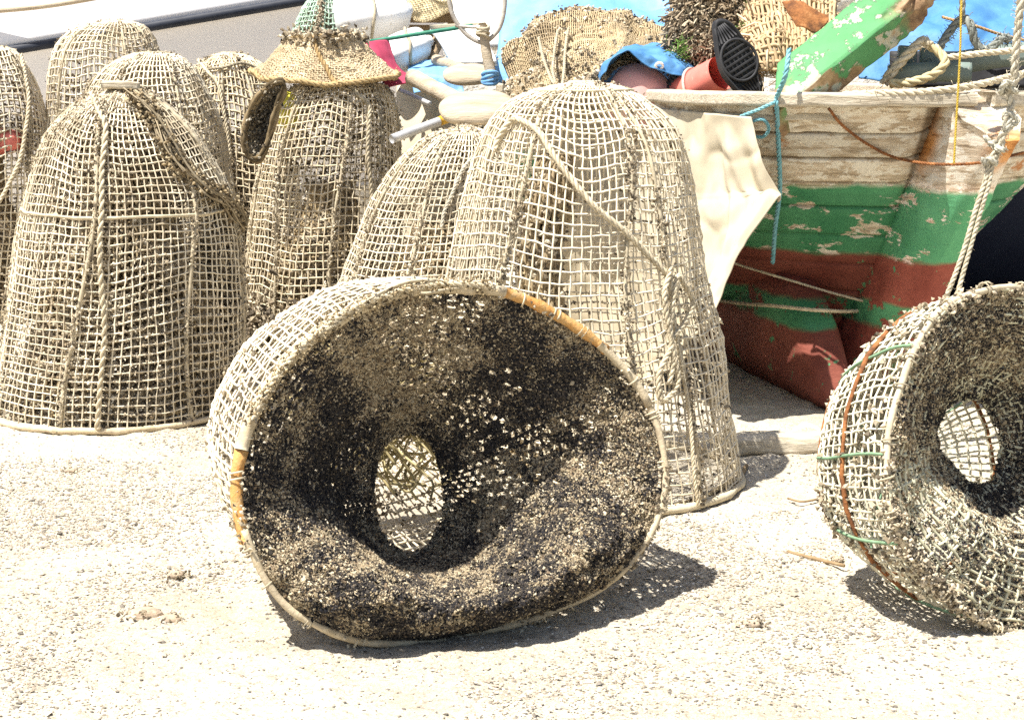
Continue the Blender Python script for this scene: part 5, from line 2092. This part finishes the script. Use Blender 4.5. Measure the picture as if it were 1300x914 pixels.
def right_gear():
    # grey green moulded plastic crate
    t = thing('plastic_crate', P(1210, 110, 6.85), 'grey green moulded plastic crate with rounded rails behind the stem post', 'crate')
    for (a, b_, w, h) in (((1128, 96, 6.98), (1232, 92, 6.93), .10, .085), ((1196, 84, 7.12), (1330, 66, 7.07), .10, .10)):
        mb = MB()
        pts = np.array([P(*a), (P(*a) + P(*b_)) / 2 + [0, 0, .008], P(*b_)])
        sweep(mb, pts, rrect(w, h, .55, 5), n=30, noise=.002)
        mb.build('rail', M['green_plastic'], t)
    for x in (1150, 1178):
        mb = MB()
        sweep(mb, np.array([P(x, 104, 7.04), P(x + 2, 60, 7.08)]), rrect(.08, .04, .3), n=8, up=(0, 1, 0))
        mb.build('upright', M['green_plastic'], t)
        mb = MB()
        a = np.linspace(0, 6.28, 20, endpoint=False)
        c = P(x + 1, 78, 7.015)
        tube(mb, c + np.stack([np.cos(a) * .014, 0 * a, np.sin(a) * .014], 1), .005, 6, True)
        mb.build('rivet', M['green_plastic'], t)
    mb = MB()
    g = catgrid([[P(1130, 66, 7.28), P(1230, 66, 7.28), P(1330, 60, 7.28)], [P(1130, 110, 7.23), P(1230, 112, 7.23), P(1330, 112, 7.23)]], 10, 20)
    slab(mb, g, gnormals(g, False), .02)
    mb.build('side_panel', M['rubber'], t)

    W = np.array([.98, .97, .93])
    loose_rope('thick white rope looped over the grey green crate', [(1122, 106, 6.90), (1132, 92, 6.88), (1146, 76, 6.88), (1160, 62, 6.88), (1172, 52, 6.90), (1180, 58, 6.88)], .022, col=W, fuzz=60, seed=2)
    loose_rope('stiff cream hose bent in a loop in front of the crate', [(1130, 107, 6.84), (1160, 104, 6.82), (1186, 94, 6.82), (1200, 80, 6.84), (1192, 66, 6.88), (1180, 58, 6.90)], .020, col=np.array([.95, .90, .70]), fuzz=0, seed=3, name='hose', cat='hose', strands=3)
    loose_rope('white mooring rope lying along the gunwale behind the green timber', [(1070, 121, 6.60), (1110, 119, 6.56), (1160, 118, 6.55), (1210, 113, 6.56), (1250, 106, 6.60), (1290, 96, 6.7), (1340, 86, 6.8)], .016, col=W, fuzz=120, seed=4)
    loose_rope('second white rope running back over the gear at the right edge', [(1196, 74, 6.9), (1230, 70, 6.85), (1270, 66, 6.85), (1330, 60, 6.8)], .014, col=W, fuzz=40, seed=5)
    loose_rope('knotted blue grey rope lying on the blue tarpaulin', [(1192, 62, 6.9), (1206, 40, 6.95), (1222, 24, 6.95), (1232, 32, 6.9), (1238, 54, 6.9), (1250, 64, 6.9), (1262, 58, 6.9), (1275, 48, 6.95), (1282, 52, 6.95)], .019, col=np.array([.42, .50, .58]), fuzz=300, seed=6)
    loose_rope('brown cord crossing the blue tarpaulin', [(1196, 22, 7.3), (1240, 34, 7.2), (1270, 44, 7.2), (1320, 56, 7.2)], .007, col=np.array([.75, .55, .36]), fuzz=10, seed=7, name='cord')
    # mooring rope hanging in front of the stem
    Y = 6.22
    t = thing('mooring_rope', P(1290, 100, Y), 'thick knotted white and blue mooring rope hanging in front of the stem post', 'rope')
    mb = MB()
    rope(mb, np.array([P(x, y, Y) for x, y in [(1300, -50), (1296, 0), (1291, 50), (1288, 90), (1290, 100), (1280, 118), (1284, 135), (1276, 150), (1282, 160), (1272, 172), (1270, 186), (1262, 198), (1258, 208)]]), .016, col=np.array([.90, .92, .93]), seed=8, fuzz=400)
    mb.build('strands', M['hemp'], t)
    for c in ((1254, 204), (1262, 184), (1280, 112), (1277, 150)):
        mb = MB()
        rk = np.random.default_rng(c[0])
        q = P(c[0], c[1], Y) + np.cumsum(rk.normal(size=(9, 3)), 0) * .004 + rk.normal(size=(9, 3)) * .017
        rope(mb, q, .011, col=np.array([.80, .86, .92]), seed=c[1], fuzz=120, closed=True)
        mb.build('knot', M['hemp'], t)
    for k, (dx, lab) in enumerate(((0, 'left strand of the thin white line hanging from the mooring rope to the right trap'), (14, 'right strand of the thin white line hanging from the mooring rope to the right trap'))):
        loose_rope(lab, [(1256 + dx * .3, 206, Y), (1250 + dx * .4, 232, Y - .02), (1238 + dx * .5, 268, Y - .04), (1226 + dx * .5, 310, Y - .06), (1212 + dx * .7, 350, Y - .08), (1194 + dx * 1.1, 396, Y - .1), (1180 + dx, 440, Y - .12)], .010, col=np.array([.92, .92, .88]), fuzz=120, seed=9 + k, name='line', cat='line')
    loose_rope('thin yellow cord hanging by the stem post', [(1222, -40, 6.3), (1220, 20, 6.3), (1219, 62, 6.3), (1216, 120, 6.3), (1213, 170, 6.3), (1211, 208, 6.3)], .0045, col=np.array([1, 1, 1]), mat='yellow', fuzz=0, seed=12, name='cord')
    loose_rope('blue grey rope end hanging above the yellow cord', [(1224, -40, 6.34), (1222, 0, 6.34), (1221, 20, 6.34)], .013, col=np.array([.45, .52, .62]), fuzz=20, seed=13)
    TQ = np.array([.80, 1.0, 1.0]) * .62
    loose_rope('turquoise rope hanging from the gunwale down the boat\'s planks', [(1002, 62, 6.56), (997, 96, 6.52), (986, 124, hit(986, 150, .09)[1]), (986, 134, hit(986, 150, .09)[1]), hitY(988, 180, .05), hitY(990, 240, .07), hitY(984, 290, .10), hitY(981, 334, .14)], .0105, mat='teal', col=TQ * 1.9, fuzz=30, seed=14)
    loose_rope('turquoise cord looped beside the canvas corner', [(x, y, hit(x, max(y, 148), .10)[1]) for x, y in ((984, 130), (962, 140), (938, 150), (946, 156), (968, 152), (976, 164), (968, 174), (954, 172), (946, 164))], .0075, mat='teal', col=TQ * 1.9, fuzz=20, seed=15, name='cord')
    loose_rope('rusty wire sagging across the planks to the stem post', [(1052, 138, hit(1052, 150, .09)[1])] + [hitY(x, y, .03) for x, y in ((1068, 158), (1096, 180), (1130, 198))] + [(1170, 207, 6.56), (1210, 209, 6.46), (1250, 206, 6.48), (1300, 194, 6.62)], .0065, mat='rust', fuzz=0, seed=16, name='wire', cat='wire')
    loose_rope('pale cord strung low along the red hull', [hitY(x, y, .09) for x, y in ((915, 382), (950, 386), (980, 388), (1040, 394), (1085, 395), (1125, 388))], .009, fuzz=60, seed=17, name='cord')
    loose_rope('thin pale line slanting across the red band of the hull', [hitY(x, y, .09) for x, y in ((920, 330), (950, 340), (990, 352), (1050, 370), (1100, 383), (1124, 386))], .006, fuzz=20, seed=18, name='cord')


right_gear()


# ---------------------------------------------------------------- odds and ends on the sand
def litter():
    mb = MB()
    a, b_ = G(915, 577), G(1075, 572)
    sweep(mb, np.array([a, (a + b_) / 2, b_]) + [0, 0, .035], rrect(.10, .085, .5, 6), n=40, noise=.012, seed=3, nscale=12)
    solo(mb, 'timber', 'wood_pale', 'pale weathered timber lying on the sand under the boat', 'timber')
    for k, (pts, r, lab) in enumerate(((((1000, 704), (1030, 712), (1072, 722)), .006, 'thin dark twig on the sand left of the right trap'),
                                       (((925, 625), (938, 612), (948, 594)), .008, 'short grey twig leaning at the base of the tallest trap'),
                                       (((935, 610), (900, 632), (850, 648)), .010, 'cane stick lying along the base of the tallest trap'),
                                       (((1000, 636), (1020, 640), (1050, 634)), .004, 'thin straw on the sand below the pale timber'))):
        mb = MB()
        q = np.array([G(x, y) for x, y in pts]) + [0, 0, .010]
        tube(mb, q, r, 6, n=20, wob=.3, col=(.5, .4, .3) if k != 2 else (1, .9, .7))
        solo(mb, 'twig', 'hemp', lab, 'twig')
    rg = np.random.default_rng(9)
    spots = [(184, 786, .030, 'brown lump of dried weed on the sand at the lower left'), (215, 790, .020, 'smaller brown lump right beside the dried weed lump'),
             (955, 795, .018, 'dark stone on the sand between the two lying traps'), (1063, 712, .014, 'small dark stone at the end of the dark twig'),
             (223, 732, .016, 'brown pebble on the sand left of the front trap'), (90, 600, .016, 'dark pebble below the trap with the wooden block'),
             (500, 560, .0, '')]
    for px, py, r, lab in spots:
        if not r:
            continue
        mb = MB()
        c = G(px, py)
        blob(mb, c + [0, 0, r * .4], (r * 1.5, r, r * .7), None, .9, .35, 30, int(px), 14, 20, col=(.42, .34, .26))
        n = 60
        p = c + rg.normal(size=(n, 3)) * [r * 1.2, r * .9, r * .3] + [0, 0, r * .5]
        clumps(mb, p, rg.uniform(.15, .35, n) * r, growth_cols(n, int(px), .5) * .9, int(px))
        solo(mb, 'stone' if 'stone' in lab or 'pebble' in lab else 'weed_lump', 'crust', lab, 'stone' if 'stone' in lab or 'pebble' in lab else 'weed', smooth=False)
    mb = MB()
    c = G(1026, 552)
    g = catgrid([[c + [-.07, 0, .012], c + [0, .01, .03], c + [.06, 0, .012]], [c + [-.05, .06, .012], c + [0, .07, .035], c + [.06, .06, .014]]], 8, 12)
    slab(mb, g, gnormals(g, False), .004)
    solo(mb, 'plastic_scrap', 'white_plastic', 'white plastic scrap on the shaded sand under the boat', 'scrap')
    # tangled strands inside the front trap, seen through its throat
    mb = MB()
    cc = cH + ax * .64
    for k in range(190):
        a = cc + np.clip(rg.normal(size=3), -1.2, 1.2) * [.13, .06, .12]
        b2 = a + np.clip(rg.normal(size=3), -1, 1) * [.08, .05, .08]
        c2 = b2 + np.clip(rg.normal(size=3), -1, 1) * [.07, .04, .07]
        tube(mb, np.array([a, b2, c2]), rg.uniform(.003, .006), 5, n=14, col=np.array([.85, .80, .55]) * rg.uniform(.5, 1.1))
    solo(mb, 'tangled_strands', 'hemp', 'tangle of dry strands inside the front lying trap, seen through its throat', 'tangle')
    # clotted lump beside the left trap
    mb = MB()
    n = 1400
    c = G(318, 470)
    p = c + rg.normal(size=(n, 3)) * [.07, .07, .10] + [0, 0, .16]
    p[:, 2] = np.maximum(p[:, 2], .01)
    clumps(mb, p, rg.uniform(.006, .016, n), growth_cols(n, 8, .8), 8, stretch=1.6)
    solo(mb, 'weed_lump', 'crust', 'matted lump of dried weed between the left trap and the front trap', 'weed', smooth=False)


litter()
# ---------------------------------------------------------------- camera, light, render settings
def setup():
    sc = bpy.context.scene
    cam = bpy.data.cameras.new('camera')
    co = bpy.data.objects.new('camera', cam)
    C.objects.link(co)
    co.location = (0, 0, CAM_H)
    co.rotation_euler = (math.pi / 2 - PITCH, 0, 0)
    cam.sensor_fit = 'HORIZONTAL'
    cam.sensor_width = 36
    cam.lens = 36 * FPX / 1300
    cam.clip_start = .05
    cam.clip_end = 3000
    sc.camera = co
    d = unit(np.array(SUN_DIR))
    el = math.asin(d[2])
    az = math.atan2(d[0], d[1])
    w = bpy.data.worlds.new('World')
    sc.world = w
    w.use_nodes = True
    nt = w.node_tree
    sky = nt.nodes.new('ShaderNodeTexSky')
    sky.sky_type = 'NISHITA'
    sky.sun_disc = False
    sky.sun_elevation = el
    sky.sun_rotation = az
    sky.dust_density = 2.0
    nt.links.new(sky.outputs[0], nt.nodes['Background'].inputs[0])
    nt.nodes['Background'].inputs[1].default_value = SKY
    L = bpy.data.lights.new('sun', 'SUN')
    L.energy = SUN
    L.angle = R(.5)
    L.color = (1, .955, .88)
    lo = bpy.data.objects.new('sun', L)
    C.objects.link(lo)
    import mathutils
    lo.rotation_euler = mathutils.Vector(d).to_track_quat('Z', 'Y').to_euler()
    v = sc.view_settings
    v.view_transform = 'Standard'
    v.look = 'None'
    v.exposure = EXPO
    v.gamma = 1
    v.use_curve_mapping = False
    c = sc.cycles
    c.max_bounces = 5
    c.diffuse_bounces = 3
    c.glossy_bounces = 2
    c.use_denoising = False


SUN_DIR = (-.34, -.22, .90)
SUN, SKY, EXPO = 5.0, .07, 1.06
setup()
